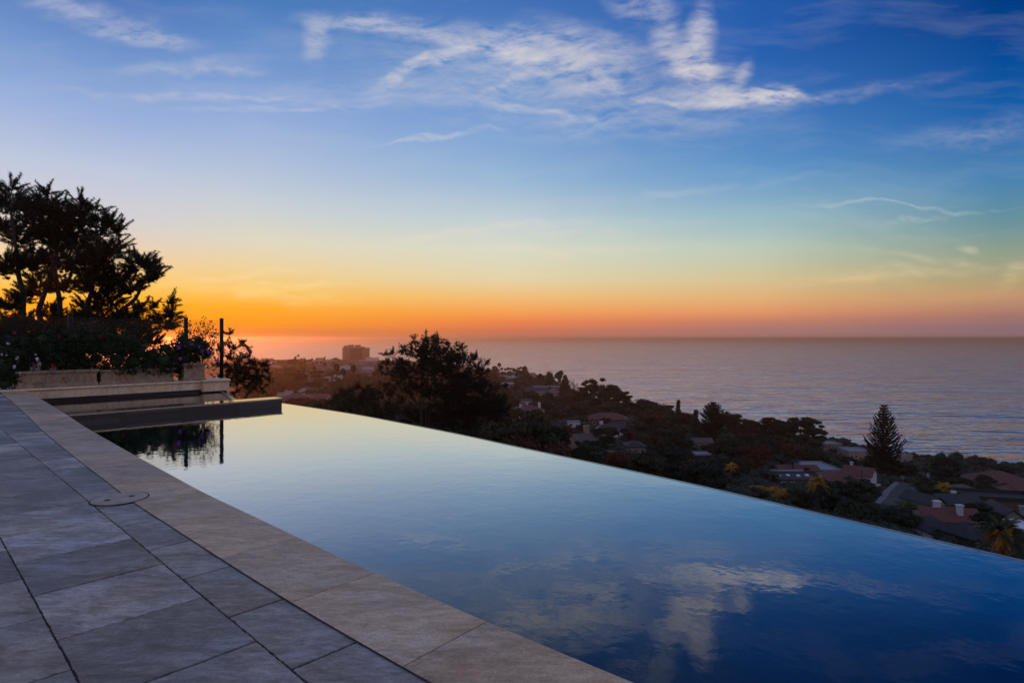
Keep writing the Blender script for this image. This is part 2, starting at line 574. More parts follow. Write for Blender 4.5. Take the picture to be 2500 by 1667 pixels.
def mosaic():
    m, n, b, _ = material('dark_mosaic_tile')
    b.inputs['Specular IOR Level'].default_value = .3
    geo = n.n('ShaderNodeNewGeometry')
    v = n.mapping(geo.outputs['Position'], rot=(0, 0, -math.atan2(.69, .72) + math.pi / 2))
    br = n.n('ShaderNodeTexBrick')
    sp = n.n('ShaderNodeSeparateXYZ')
    n.put(sp.inputs[0], v)
    n.put(br.inputs['Vector'], n.comb(sp.outputs[0], sp.outputs[2]))
    br.inputs['Scale'].default_value = 1.0
    br.inputs['Brick Width'].default_value = 0.05
    br.inputs['Row Height'].default_value = 0.05
    br.inputs['Mortar Size'].default_value = 0.003
    br.offset = 0.0
    br.inputs['Color1'].default_value = (.006, .007, .010, 1)
    br.inputs['Color2'].default_value = (.035, .038, .048, 1)
    br.inputs['Mortar'].default_value = (.014, .014, .015, 1)
    n.put(b.inputs['Base Color'], br.outputs['Color'])
    b.inputs['Roughness'].default_value = 0.25
    return m


M['tile'] = mosaic()


def water(name, base, ior, layers, rough, aniso=0.0):
    m, n, b, _ = material(name)
    geo = n.n('ShaderNodeNewGeometry')
    v = geo.outputs['Position']
    h = None
    for (sc, stretch, rot, det, amp, kind) in layers:
        mp = n.mapping(v, rot=(0, 0, rot), scale=stretch)
        x = n.m('MULTIPLY', n.noise(mp, sc, det, 0.55), amp)
        h = x if h is None else n.m('ADD', h, x)
    bp = n.n('ShaderNodeBump')
    bp.inputs['Strength'].default_value = 1.0
    bp.inputs['Distance'].default_value = 1.0
    n.put(bp.inputs['Height'], h)
    n.put(b.inputs['Normal'], bp.outputs[0])
    b.inputs['Base Color'].default_value = base + (1,)
    b.inputs['Roughness'].default_value = rough
    b.inputs['IOR'].default_value = ior
    return m


M['pool'] = water('pool_water', (.003, .014, .028), 2.4, [(4.0, (1, 1, 1), 0.3, 2.0, .0016, 0), (14.0, (1, 1, 1), 0.8, 2.0, .0004, 0)], 0.015)
M['spa'] = water('spa_water', (.003, .006, .010), 1.38, [(6.0, (1, 1, 1), 0.3, 2.0, .0016, 0)], 0.02)
SEA_ROT = 0.0
M['sea'] = water('sea_water', (.010, .030, .045), 1.36, [(0.010, (.30, 1, 1), 0.16, 2.0, 9.0, 0), (0.05, (.35, 1, 1), 0.1, 3.0, 3.6, 0), (0.35, (.5, 1, 1), -0.1, 3.0, .6, 0)], 0.16)


def water_mix(name, base, curve, layers, rough, dist=1.0, tint=(.93, .97, 1.0)):
    m, n, b, out = material(name)
    geo = n.n('ShaderNodeNewGeometry')
    v = geo.outputs['Position']
    h = None
    for (sc, stretch, rot, det, amp) in layers:
        mp = n.mapping(v, rot=(0, 0, rot), scale=stretch)
        x = n.m('MULTIPLY', n.noise(mp, sc, det, 0.55), amp)
        h = x if h is None else n.m('ADD', h, x)
    bp = n.n('ShaderNodeBump')
    bp.inputs['Strength'].default_value = 1.0
    bp.inputs['Distance'].default_value = dist
    n.put(bp.inputs['Height'], h)
    lw = n.n('ShaderNodeLayerWeight')
    lw.inputs[0].default_value = 0.5
    n.put(lw.inputs['Normal'], bp.outputs[0])
    fac = n.ramp(lw.outputs['Facing'], [(p, (c, c, c, 1)) for p, c in curve])
    gl = n.n('ShaderNodeBsdfGlossy')
    gl.inputs['Roughness'].default_value = rough
    gl.inputs['Color'].default_value = tint + (1,)
    n.put(gl.inputs['Normal'], bp.outputs[0])
    b.inputs['Base Color'].default_value = base + (1,)
    b.inputs['Roughness'].default_value = 1.0
    b.inputs['Specular IOR Level'].default_value = 0.0
    mx = n.n('ShaderNodeMixShader')
    n.put(mx.inputs[0], fac)
    n.t.links.new(b.outputs[0], mx.inputs[1])
    n.t.links.new(gl.outputs[0], mx.inputs[2])
    n.t.links.new(mx.outputs[0], out.inputs[0])
    return m


CURVE = [(0.0, .03), (.40, .06), (.52, .11), (.625, .27), (.74, .58), (.81, .80), (.88, .93), (1.0, .99)]
M['pool'] = water_mix('pool_water', (.002, .010, .020), CURVE, [(4.0, (1, 1, 1), 0.3, 2.0, .0014), (14.0, (1, 1, 1), 0.8, 2.0, .00035)], 0.015, tint=(.90, .94, .97))
M['sea'] = water_mix('sea_water', (.008, .034, .050), [(0.0, .03), (.5, .22), (.7, .55), (.85, .86), (1.0, .98)],
                     [(0.010, (.16, 1, 1), 0.07, 2.0, 13.0), (0.045, (.26, 1, 1), 0.04, 2.5, 8.0), (0.25, (.45, 1, 1), -0.08, 2.0, 1.3)], 0.07)


def glass_mat():
    m, n, b, out = material('fence_glass')
    tr = n.n('ShaderNodeBsdfTransparent')
    tr.inputs[0].default_value = (.93, .91, .88, 1)
    gl = n.n('ShaderNodeBsdfGlossy')
    gl.inputs['Roughness'].default_value = 0.03
    fr = n.n('ShaderNodeFresnel')
    fr.inputs[0].default_value = 1.45
    mx = n.n('ShaderNodeMixShader')
    n.put(mx.inputs[0], n.m('MULTIPLY', fr.outputs[0], 0.18))
    n.t.links.new(tr.outputs[0], mx.inputs[1])
    n.t.links.new(gl.outputs[0], mx.inputs[2])
    n.t.links.new(mx.outputs[0], out.inputs[0])
    return m


M['glass'] = glass_mat()


def ground_mat():
    m, n, b, _ = material('hillside_soil')
    geo = n.n('ShaderNodeNewGeometry')
    v = geo.outputs['Position']
    a = n.noise(v, 0.03, 5.0, 0.65)
    c = n.noise(v, 0.35, 6.0, 0.7)
    f = n.m('ADD', n.m('MULTIPLY', a, 0.5), n.m('MULTIPLY', c, 0.5))
    n.put(b.inputs['Base Color'], n.ramp(f, [(0.35, (.008, .010, .005, 1)), (0.5, (.017, .017, .009, 1)), (0.62, (.034, .026, .016, 1)), (0.72, (.06, .045, .032, 1))]))
    b.inputs['Roughness'].default_value = 0.95
    bump(n, b, c, 1.0, 1.5)
    return m


M['ground'] = ground_mat()

# ------------------------------------------------------------------ terrain
SEA_Z = -75.0
TD = [-60, 5, 20, 60, 120, 200, 300, 400, 520, 700, 1000, 1400, 1900, 2600, 4200]
TC = {
    -1500: [-5, -5, -8, -14, -24, -31, -37, -42, -44, -46, -48, -51, -70, -90, -95],
    0: [-5, -5, -8, -14, -24, -31, -37, -42, -44, -46, -48, -51, -70, -90, -95],
    900: [-5, -5, -8, -14, -24, -31, -37, -42, -44, -46, -48, -51, -72, -90, -95],
    1250: [-5, -5, -8, -15, -26, -34, -42, -48, -53, -60, -68, -79, -86, -90, -95],
    1500: [-5, -5, -8, -16, -28, -39, -48, -54, -62, -76, -84, -88, -90, -90, -95],
    1750: [-5, -5, -9, -18, -32, -45, -57, -66, -75.5, -85, -90, -90, -90, -90, -95],
    2000: [-5, -5, -9.5, -20, -36, -50, -62, -72, -82, -88, -90, -90, -90, -90, -95],
    2250: [-5, -5, -10, -23, -39, -53, -66, -77, -85, -88, -90, -90, -90, -90, -95],
    2500: [-5, -6, -11, -25, -41, -56, -70, -80, -86, -88, -90, -90, -90, -90, -95],
    4200: [-5, -6, -11, -25, -41, -56, -70, -80, -86, -88, -90, -90, -90, -90, -95]}
TX = np.array([(k - 1250) / F for k in TC])
TZ = np.array(list(TC.values()), float)
TDn = np.array(TD, float)


def terrain_z(x, y):
    d = np.asarray(y, float)
    t = np.asarray(x, float) / np.maximum(d, 20)
    t = np.clip(t, TX[0], TX[-1])
    i = np.clip(np.searchsorted(TX, t) - 1, 0, len(TX) - 2)
    ft = (t - TX[i]) / (TX[i + 1] - TX[i])
    ft = ft * ft * (3 - 2 * ft)
    dd = np.clip(d, TDn[0], TDn[-1])
    j = np.clip(np.searchsorted(TDn, dd) - 1, 0, len(TDn) - 2)
    fd = (dd - TDn[j]) / (TDn[j + 1] - TDn[j])
    z = (TZ[i, j] * (1 - fd) + TZ[i, j + 1] * fd) * (1 - ft) + (TZ[i + 1, j] * (1 - fd) + TZ[i + 1, j + 1] * fd) * ft
    amp = np.clip((d - 30) / 200, 0, 1) * 1.1
    return z + amp * (np.sin(x * .06 + 1) * np.cos(y * .045) + .5 * np.sin(x * .17 + y * .13))


def tz(x, y):
    return float(terrain_z(np.array([x]), np.array([y]))[0])


def hit(px, py, dmin=25, dmax=3000):
    d = dmin
    while d < dmax:
        p = at(px, py, d)
        if p.z <= max(tz(p.x, p.y), SEA_Z):
            return Vector((p.x, p.y, tz(p.x, p.y)))
        d *= 1.01
    return None


def build_terrain():
    ts = np.linspace(-2.4, 2.4, 241)
    ds = np.concatenate([np.linspace(-60, 20, 9), 20 * (4200 / 20) ** (np.linspace(0, 1, 190)[1:])])
    T, D = np.meshgrid(ts, ds)
    X = T * np.maximum(D, 20)
    Z = terrain_z(X, D)
    V = np.stack([X, D, Z], -1).reshape(-1, 3)
    nx = len(ts)
    idx = np.arange(len(ds) * nx).reshape(len(ds), nx)
    Fq = np.stack([idx[:-1, :-1], idx[:-1, 1:], idx[1:, 1:], idx[1:, :-1]], -1).reshape(-1, 4)
    o = mesh_np('terrain', V, [Fq], M['ground'], smooth=True)
    tag(o, kind='structure')


build_terrain()
mb = MB()
R = 90000
mb.add([(-R, -R, SEA_Z), (R, -R, SEA_Z), (R, R, SEA_Z), (-R, R, SEA_Z)], [(0, 1, 2, 3)])
tag(mb.build('sea', M['sea']), kind='structure')

# broken surf where the waves meet the shore
mb = MB()
rsf = random.Random(4)
for tt in np.arange(-.55, 1.25, .004):
    lo, hi = 250.0, 2600.0
    for _ in range(30):
        md = (lo + hi) / 2
        if tz(tt * md, md) > SEA_Z:
            lo = md
        else:
            hi = md
    if rsf.random() < .30:
        continue
    for k in range(rsf.randint(1, 3)):
        d0 = lo + 1 + k * rsf.uniform(3, 9)
        wdt = rsf.uniform(.5, 2.4)
        L = rsf.uniform(.5, 1.4) * .004 * lo
        x0 = tt * d0
        pts = []
        for i in range(6):
            f_ = i / 5
            pts.append((x0 + (f_ - .5) * L, d0 + rsf.uniform(-.5, .5)))
        vs = [(x, y, SEA_Z + .12) for x, y in pts] + [(x, y + wdt * math.sin(math.pi * (i + .3) / 5.6), SEA_Z + .12) for i, (x, y) in enumerate(pts)]
        mb.add(vs, [(i, i + 1, 7 + i, 6 + i) for i in range(5)])
M['foam'] = plain('sea_foam', (.55, .58, .62), 0.9, vary=.2, scale=.5)
tag(mb.build('surf', M['foam']), kind='structure')

# ------------------------------------------------------------------ terrace, coping, pool
OUT_PX = [(60, 951), (100, 973), (161, 1010), (210, 1042), (313, 1100.6), (421, 1159), (499, 1201), (607, 1252), (742, 1316), (926, 1400.5), (1184, 1512), (1558.7, 1667), (2500, 2052), (3600, 2500)]
outer = [G(*p).to_2d() for p in OUT_PX]


def resample(pts, step):
    # Catmull-Rom, then even steps
    fine = []
    n = len(pts)
    for i in range(n - 1):
        p0, p1, p2, p3 = pts[max(i - 1, 0)], pts[i], pts[i + 1], pts[min(i + 2, n - 1)]
        for k in range(24):
            t = k / 24
            fine.append(0.5 * ((2 * p1) + (p2 - p0) * t + (2 * p0 - 5 * p1 + 4 * p2 - p3) * t * t + (3 * p1 - p0 - 3 * p2 + p3) * t ** 3))
    fine.append(pts[-1])
    # smooth
    for _ in range(40):
        fine = [fine[0]] + [(fine[i - 1] + 2 * fine[i] + fine[i + 1]) / 4 for i in range(1, len(fine) - 1)] + [fine[-1]]
    L = [0]
    for a, b in zip(fine[:-1], fine[1:]):
        L.append(L[-1] + (b - a).length)
    out, k, s = [], 0, 0.0
    while s <= L[-1]:
        while k < len(L) - 2 and L[k + 1] < s:
            k += 1
        f = (s - L[k]) / max(L[k + 1] - L[k], 1e-6)
        out.append(fine[k].lerp(fine[k + 1], f))
        s += step
    return out


curve = resample(outer, 0.05)


def curve_normal(i):
    a = curve[max(i - 2, 0)]
    b = curve[min(i + 2, len(curve) - 1)]
    t = (b - a).normalized()
    return Vector((-t.y, t.x)) * -1.0     # towards the terrace


CW = 0.50
nrm = [curve_normal(i) for i in range(len(curve))]
inner_pts = [curve[i] + nrm[i] * CW for i in range(len(curve))]
mb = MB()
random.seed(3)
# joints measured from the stone edge seen at (926,1400)
ref = G(926, 1400.5).to_2d()
i0 = min(range(len(curve)), key=lambda i: (curve[i] - ref).length)
STEP = 17
start = i0 % STEP
k = start - STEP
while k < len(curve) - 1:
    a, b = max(k, 0), min(k + STEP, len(curve) - 1)
    if b - a >= 2:
        mb.t = random.random()
        o_ = [curve[i] for i in range(a, b + 1)]
        i_ = [inner_pts[i] for i in range(a, b + 1)]
        g = 0.0030
        o_[0] = o_[0].lerp(o_[1], g / .05); o_[-1] = o_[-1].lerp(o_[-2], g / .05)
        i_[0] = i_[0].lerp(i_[1], g / .05); i_[-1] = i_[-1].lerp(i_[-2], g / .05)
        n_ = len(o_)
        for q in range(n_ - 1):
            pass
        vs, fs = [], []
        prof = [(0, -.05), (0, -.012), (.010, .001), (.016, .004), (CW - .006, .004), (CW, .000), (CW, -.05)]
        for q in range(n_):
            d_ = (i_[q] - o_[q]).normalized()
            for (w_, z_) in prof:
                p_ = o_[q] + d_ * w_
                vs.append((p_.x, p_.y, z_))
        m_ = len(prof)
        for q in range(n_ - 1):
            for w_ in range(m_ - 1):
                fs.append((q * m_ + w_, (q + 1) * m_ + w_, (q + 1) * m_ + w_ + 1, q * m_ + w_ + 1))
        fs.append(tuple(range(m_)))
        fs.append(tuple((n_ - 1) * m_ + w_ for w_ in reversed(range(m_))))
        mb.add(vs, fs)
    k += STEP
tag(mb.build('pool_coping', M['coping'], tone=True), kind='structure')

# dark bed and joint strip under everything
mb = MB()
n_ = len(curve)
vs = [(p.x, p.y, -.010) for p in curve] + [(p.x + nrm[i].x * (CW + .011), p.y + nrm[i].y * (CW + .011), .0015) for i, p in enumerate(curve)]
vs = [(curve[i].x + nrm[i].x * .012, curve[i].y + nrm[i].y * .012, -.003) for i in range(n_)] + [(curve[i].x + nrm[i].x * (CW - .02), curve[i].y + nrm[i].y * (CW - .02), -.003) for i in range(n_)] + \
     [(curve[i].x + nrm[i].x * (CW - .02), curve[i].y + nrm[i].y * (CW - .02), .0018) for i in range(n_)] + [(curve[i].x + nrm[i].x * (CW + .007), curve[i].y + nrm[i].y * (CW + .007), .0018) for i in range(n_)]
fs = [(r * n_ + i, r * n_ + i + 1, (r + 1) * n_ + i + 1, (r + 1) * n_ + i) for r in (0, 2) for i in range(n_ - 1)]
mb.add(vs, fs)
tag(mb.build('coping_joint', M['grout']), kind='structure')

VP1 = Vector((-265 - 1250, F)).normalized()       # along the pool, away
VP2 = Vector((2620 - 1250, F)).normalized()       # across


def uv2(p):
    # p = u*VP1 + v*VP2
    det = VP1.x * VP2.y - VP1.y * VP2.x
    return (p[0] * VP2.y - p[1] * VP2.x) / det, (VP1.x * p[1] - VP1.y * p[0]) / det


u_mid, v_mid = uv2(G(697, 1629)); v_mid2 = uv2(G(146.8, 1161.7))[1]
v_mid = (v_mid + v_mid2) / 2
v_left = (uv2(G(198, 1667))[1] + uv2(G(2.4, 1315.9))[1]) / 2
CWD = v_mid - v_left
u_a = uv2(G(489.2, 1457.7))[0]; u_a2 = uv2(G(393.8, 1377))[0]
u_b = uv2(G(697, 1459))[0]
PIT = 0.63
print('paver', v_mid, v_left, CWD, u_a, u_a2, u_b)


def inner_v(u):
    # v of the coping's inner line at this u
    best = min(inner_uv, key=lambda q: abs(q[0] - u))
    return best[1]


inner_uv = [uv2(p) for p in inner_pts]
u_lo, u_hi = -6.0, 17.5
mb = MB()
random.seed(11)
colsv = []
v = v_mid
while v > -16:
    colsv.append((v - CWD, v))
    v -= CWD
cols_all = [('b', v_mid, v_mid + 0.75)] + [('c%d' % i, a, b) for i, (a, b) in enumerate(colsv)]
for ci, (nm, va, vb) in enumerate(cols_all):
    ph = u_a if ci % 2 == 1 else u_b
    k0 = math.floor((u_lo - ph) / PIT)
    for kk in range(k0, int((u_hi - ph) / PIT) + 1):
        ua = ph + kk * PIT
        ub = ua + PIT
        vb_ = vb
        if ci == 0:
            # border row tucks under the coping
            vb_ = min(vb, max(inner_v(ua), inner_v(ub)) + 0.03)
            if vb_ - va < 0.05:
                continue
        elif inner_v((ua + ub) / 2) < va:
            continue
        elif ci >= 1:
            vb_ = min(vb, max(inner_v(ua), inner_v(ub)) + 0.03)
            if vb_ - va < 0.04:
                continue
        g = 0.0060
        mb.t = random.random()
        dz = random.uniform(-.0015, .001)
        jit = 0.0026
        near = (VP1 * ua + VP2 * va).length < 7
        npt = 34 if near else 3
        poly = []
        gv = .0042
        cs_ = [(ua + g, va + gv), (ub - g, va + gv), (ub - g, vb_ - gv), (ua + g, vb_ - gv)]
        for q in range(4):
            p, r = cs_[q], cs_[(q + 1) % 4]
            for s in range(npt):
                f = s / npt
                jj = 0 if s == 0 else jit
                uu = p[0] + (r[0] - p[0]) * f
                vv = p[1] + (r[1] - p[1]) * f
                if q % 2 == 0:
                    vv += random.uniform(-jj, jj)
                else:
                    uu += random.uniform(-jj, jj)
                w_ = VP1 * uu + VP2 * vv
                poly.append((w_.x, w_.y))
        mb.prism(poly, -.03, dz, 0.003)
tag(mb.build('terrace_paving', M['paver'], tone=True), kind='structure')
mb = MB()
q = [VP1 * u_lo + VP2 * -16.0] + [VP1 * 17.5 + VP2 * -16.0] + [c + n_v * 0.3 for c, n_v in zip(curve, nrm)][::6]
mb.add([(p.x, p.y, -.0065) for p in q], [tuple(range(len(q)))])
mb.add([(p.x, p.y, -.5) for p in q], [tuple(reversed(range(len(q))))])
tag(mb.build('terrace_bed', M['grout']), kind='structure')

# pool water with its vanishing edge
WZ = -.35
EDGE_PX = [(660, 979.5), (687, 984), (849, 1008.7), (959, 1029), (1125, 1061.5), (1250, 1088.8), (1500, 1141), (1750, 1195.5), (2100, 1277.7), (2500, 1370), (3200, 1534), (5000, 1955)]
edge = [G(px, py, WZ) for px, py in EDGE_PX]
edge2 = resample([e.to_2d() for e in edge], 0.25)
wpoly = [c + n_v * 0.02 for c, n_v in zip(curve, nrm)][::4]
mb = MB()
ring = [(p.x, p.y, WZ) for p in wpoly] + [(p.x, p.y, WZ) for p in reversed(edge2)]
mb.add(ring, [tuple(range(len(ring)))])
tag(mb.build('pool_water', M['pool']), kind='structure')
# lip of the vanishing edge: narrow wet tile strip and outer face
mb = MB()
outn = []
for i in range(len(edge2)):
    a, b = edge2[max(i - 1, 0)], edge2[min(i + 1, len(edge2) - 1)]
    t = (b - a).normalized()
    nn = Vector((t.y, -t.x))
    if nn.y < 0:
        nn = -nn
    outn.append(nn)
for i in range(len(edge2) - 1):
    a, b, na, nb = edge2[i], edge2[i + 1], outn[i], outn[i + 1]
    vs = []
    for p, n2 in ((a, na), (b, nb)):
        for off, z in ((0, WZ - .3), (0.0, WZ + .003), (.030, WZ + .003), (.045, WZ - .015), (.045, -4.5)):
            vs.append((p.x + n2.x * off, p.y + n2.y * off, z))
    mb.add(vs, [(0 + j, 1 + j, 6 + j, 5 + j) for j in range(4)])
M['lip'] = plain('wet_edge_tile', (.20, .19, .17), 0.12, vary=.3, scale=20)
tag(mb.build('pool_edge', M['lip']), kind='structure')

# pool inner wall under the coping (dark tile band)
mb = MB()
for i in range(0, len(curve) - 1, 1):
    a, b = curve[i] + nrm[i] * .02, curve[i + 1] + nrm[i + 1] * .02
    mb.add([(a.x, a.y, -.9), (b.x, b.y, -.9), (b.x, b.y, -.048), (a.x, a.y, -.048)], [(0, 1, 2, 3)])
tag(mb.build('pool_wall', M['tile']), kind='structure')

# skimmer lid
lc = G(292, 1218)
t = empty('skimmer_lid', (lc.x, lc.y, 0), math.atan2(VP2.y, VP2.x))
tag(t, 'round stone skimmer lid with two finger holes set where the paving meets the coping', 'pool lid')
mb = MB()
mb.prism([(.195 * math.cos(a), .195 * math.sin(a)) for a in np.linspace(0, 2 * math.pi, 49)[:-1]], .0050, .0085, .001)
mb.build('lid_plate', M['lid'], t)
mb = MB()
mb.prism([(.206 * math.cos(a), .206 * math.sin(a)) for a in np.linspace(0, 2 * math.pi, 49)[:-1]], -.02, .0062, .0005)
mb.build('rim', M['grout'], t)
for sx in (-1, 1):
    mb = MB()
    mb.prism([(sx * .085 + .022 * math.cos(a), .022 * math.sin(a)) for a in np.linspace(0, 2 * math.pi, 19)[:-1]], .006, .0105, .0)
    mb.build('finger_hole', M['dark'], t)

# ------------------------------------------------------------------ ledge, spa
P0 = G(66, 953)
LU, LV = Vector((-.722, .692)), Vector((.692, .722))


def ledge_pt(s, b, z):
    return Vector((P0.x + LV.x * s + LU.x * b, P0.y + LV.y * s + LU.y * b, z))


def ledge_s(px, b=0.0):
    tt = (px - 1250) / F
    # (x0+LV.x s)=tt*(y0+LV.y s)
    x0, y0 = P0.x + LU.x * b, P0.y + LU.y * b
    return (tt * y0 - x0) / (LV.x - tt * LV.y)


def zat(px_y, s, b=0.0):
    p = ledge_pt(s, b, 0)
    return HC - (px_y - HY) / F * p.y


LM = Matrix(((LV.x, LU.x, 0, P0.x), (LV.y, LU.y, 0, P0.y), (0, 0, 1, 0), (0, 0, 0, 1)))
sB, sE = ledge_s(492), ledge_s(560, -.12)
ztop = zat(929, ledge_s(487))
print('ledge', P0, sB, sE, ztop, 'post h', zat(773, ledge_s(541, .3), .3))
ZT = ztop
t = empty('planter_ledge', P0)
tag(t, 'low cream limestone ledge with rounded nosing carrying the planters behind the spa', 'garden wall')
tp = t


def ledge_box(mb, s0, s1, b0, b1, z0, z1):
    mb.box(((s0 + s1) / 2, (b0 + b1) / 2, (z0 + z1) / 2), (s1 - s0, b1 - b0, z1 - z0), LM)


def local(o, root):
    o.matrix_parent_inverse = Matrix.Translation(-Vector(root.location))


def ledge_part(name, mat, root, fn, **kw):
    mb = MB()
    fn(mb)
    o = mb.build(name, mat, root, **kw)
    if root is not None:
        local(o, root)
    return o


def nosing(mb, s0, s1, b0, zc, r=.032):
    pts = []
    for k in range(9):
        a = math.pi / 2 + math.pi * k / 8
        pts.append((b0 + math.cos(a) * r, zc + math.sin(a) * r))
    vs = [LM @ Vector((s0, b, z)) for b, z in pts] + [LM @ Vector((s1, b, z)) for b, z in pts]
    n = len(pts)
    mb.add(vs, [(i, i + 1, n + i + 1, n + i) for i in range(n - 1)] + [tuple(range(n)), tuple(reversed(range(n, 2 * n)))])


ledge_part('fascia', M['limestone'], t, lambda mb: ledge_box(mb, -9.0, sB, .02, .9, -.23, ZT - .058))
ledge_part('coping_slab', M['limestone'], t, lambda mb: (ledge_box(mb, -9.0, sB, .004, .92, ZT - .062, ZT), nosing(mb, -9.0, sB, .004, ZT - .031)))
ledge_part('end_block', M['limestone'], t, lambda mb: ledge_box(mb, sB + .002, sE, -.12, .95, -.29, ZT - .05))
ledge_part('end_slab', M['limestone'], t, lambda mb: (ledge_box(mb, sB - .03, sE + .02, -.14, .97, ZT - .053, ZT + .014), nosing(mb, sB - .03, sE + .02, -.14, ZT - .0195, .034)))
ledge_part('tile_band', M['tile'], t, lambda mb: (ledge_box(mb, -9.0, sB, .05, .8, -2.2, -.231), ledge_box(mb, sB + .003, sE - .05, -.05, .9, -2.5, -.292)))

# spa: front wall with wet top, side edge, water
SPW = -.161
SPWAT = -.33
fr0, fr1 = G(120, 1000, WZ), G(688, 991.6, WZ)
fa = G(300, 1025, WZ)
spa_dir = (fr1 - fa).normalized()
spa_n = Vector((-spa_dir.y, spa_dir.x, 0))
if spa_n.y < 0:
    spa_n = -spa_n
left_end = fa - spa_dir * 2.3
t = empty('spa_wall', left_end)
tag(t, 'dark tiled spa wall with wet pale top jutting into the infinity pool', 'pool wall')
Lsp = (fr1 - left_end).length
SM = Matrix(((spa_dir.x, spa_n.x, 0, left_end.x), (spa_dir.y, spa_n.y, 0, left_end.y), (0, 0, 1, 0), (0, 0, 0, 1)))


def spa_part(name, mat, args, root=t):
    mb = MB()
    for a in args:
        mb.box(*a, SM)
    o = mb.build(name, mat, root)
    local(o, root)
    return o


WT = .46
spa_part('tile_face', M['tile'], [((Lsp / 2 + .0, WT / 2, (SPW - .03 - 2.0) / 2), (Lsp, WT, 2.0 + SPW - .03))])
M['wetstone'] = water('wet_stone_top', (.10, .085, .065), 2.0, [(5.0, (1, 1, 1), 0.2, 2.0, .0016, 0)], 0.05)
spa_part('wall_top', M['wetstone'], [((Lsp / 2 + .005, WT / 2, SPW - .012), (Lsp + .03, WT + .03, .034))])
# spa water surface and its far spill edge
spa_far = ledge_pt(sE - .15, -.02, 0)
se_a = ledge_pt(sE - .25, .05, 0)
se_b = left_end + spa_dir * (Lsp - .75) + spa_n * (WT + .01)
mb = MB()
wl = [left_end + spa_n * (WT + .016) - spa_dir * .8, se_b, se_a, ledge_pt(-2.2, .045, 0)]
mb.add([(p.x, p.y, SPWAT) for p in wl], [(0, 1, 2, 3)])
tag(mb.build('spa_water', M['spa']), kind='structure')
t2 = empty('spa_spill_edge', se_a)
tag(t2, 'thin dark tiled spill edge running from the ledge end block to the spa wall', 'pool edge')
dv = (se_b - se_a); Ls = dv.length; dv.normalize(); dn = Vector((-dv.y, dv.x, 0))
EM = Matrix(((dv.x, dn.x, 0, se_a.x), (dv.y, dn.y, 0, se_a.y), (0, 0, 1, 0), (0, 0, 0, 1)))
mb = MB(); mb.box((Ls / 2, .05, (SPWAT + .02 - 2.0) / 2), (Ls, .10, 2.0 + SPWAT + .02), EM)
local(mb.build('edge_tile', M['tile'], t2), t2)


# ------------------------------------------------------------------ foliage generators
def rand_dirs(n):
    v = RNG.normal(size=(n, 3))
    return v / np.linalg.norm(v, axis=1, keepdims=True)


def cards(C, size, D=None, aspect=0.5, fold=True):
    """leaf-like quads at C (n,3), size scalar or (n,)"""
    n = len(C)
    A = rand_dirs(n) if D is None else D
    B = np.cross(A, rand_dirs(n))
    B /= np.linalg.norm(B, axis=1, keepdims=True) + 1e-9
    size = np.broadcast_to(size, (n,))[:, None] * RNG.uniform(.6, 1.3, (n, 1))
    a, b = A * size, B * size * aspect
    V = np.stack([C - a * .5, C + b * .5, C + a * .5, C - b * .5], 1).reshape(-1, 3)
    Fq = np.arange(n * 4).reshape(n, 4)
    return V, Fq


def needles(C, axis, n_per, length, width, spread=0.9):
    """bottle-brush tufts: C (m,3) centres, axis (m,3)"""
    m = len(C)
    Cr = np.repeat(C, n_per, 0)
    Ar = np.repeat(axis, n_per, 0)
    D = rand_dirs(m * n_per) * spread + Ar * 0.55
    D /= np.linalg.norm(D, axis=1, keepdims=True)
    off = Ar * RNG.uniform(-.5, .5, (m * n_per, 1)) * length * 1.6
    L = length * RNG.uniform(.7, 1.2, (m * n_per, 1))
    B = np.cross(D, rand_dirs(m * n_per))
    B /= np.linalg.norm(B, axis=1, keepdims=True) + 1e-9
    base = Cr + off
    V = np.stack([base - B * width * .5, base + B * width * .5, base + D * L], 1).reshape(-1, 3)
    return V, np.arange(len(V)).reshape(-1, 3)


def merge(parts):
    Vs, groups, b = [], {}, 0
    for V, Fc in parts:
        if len(V) == 0:
            continue
        Vs.append(V)
        groups.setdefault(Fc.shape[1], []).append(Fc + b)
        b += len(V)
    return np.concatenate(Vs), [np.concatenate(g) for g in groups.values()]


_ico = {}


def ico(sub=2):
    if sub not in _ico:
        bm = bmesh.new()
        bmesh.ops.create_icosphere(bm, subdivisions=sub, radius=1)
        V = np.array([v.co[:] for v in bm.verts])
        Fc = np.array([[v.index for v in f.verts] for f in bm.faces])
        bm.free()
        _ico[sub] = (V, Fc)
    return _ico[sub]


def lump(c, r, sub=2, amp=.22):
    V, Fc = ico(sub)
    V = V.copy()
    ph = RNG.uniform(0, 6.28, 6)
    n = (np.sin(V[:, 0] * 5 + ph[0]) * np.cos(V[:, 1] * 5 + ph[1]) + np.sin(V[:, 2] * 6 + ph[2]) * np.cos(V[:, 0] * 7 + ph[3])) * .5
    V = V * (1 + amp * n[:, None] + RNG.uniform(-amp * .3, amp * .3, (len(V), 1)))
    return V * np.asarray(r) + np.asarray(c), Fc


def crown_mesh(name, lobes, mat, leaf, per, core=.72, shell=(.62, 1.16), aspect=.6, sub=2):
    """lobes: list of (centre, (rx,ry,rz)); leafy shell over a rough core"""
    parts = []
    for c, r in lobes:
        c = np.asarray(c, float); r = np.asarray(r, float)
        if core:
            parts.append(lump(c, r * core, sub))
        d = rand_dirs(per)
        d[:, 2] = np.where(d[:, 2] < -.35, -d[:, 2], d[:, 2])
        rad = RNG.uniform(shell[0], shell[1], (per, 1))
        C = c + d * r * rad
        parts.append(cards(C, leaf, aspect=aspect))
    V, P = merge(parts)
    return mesh_np(name, V, P, mat)


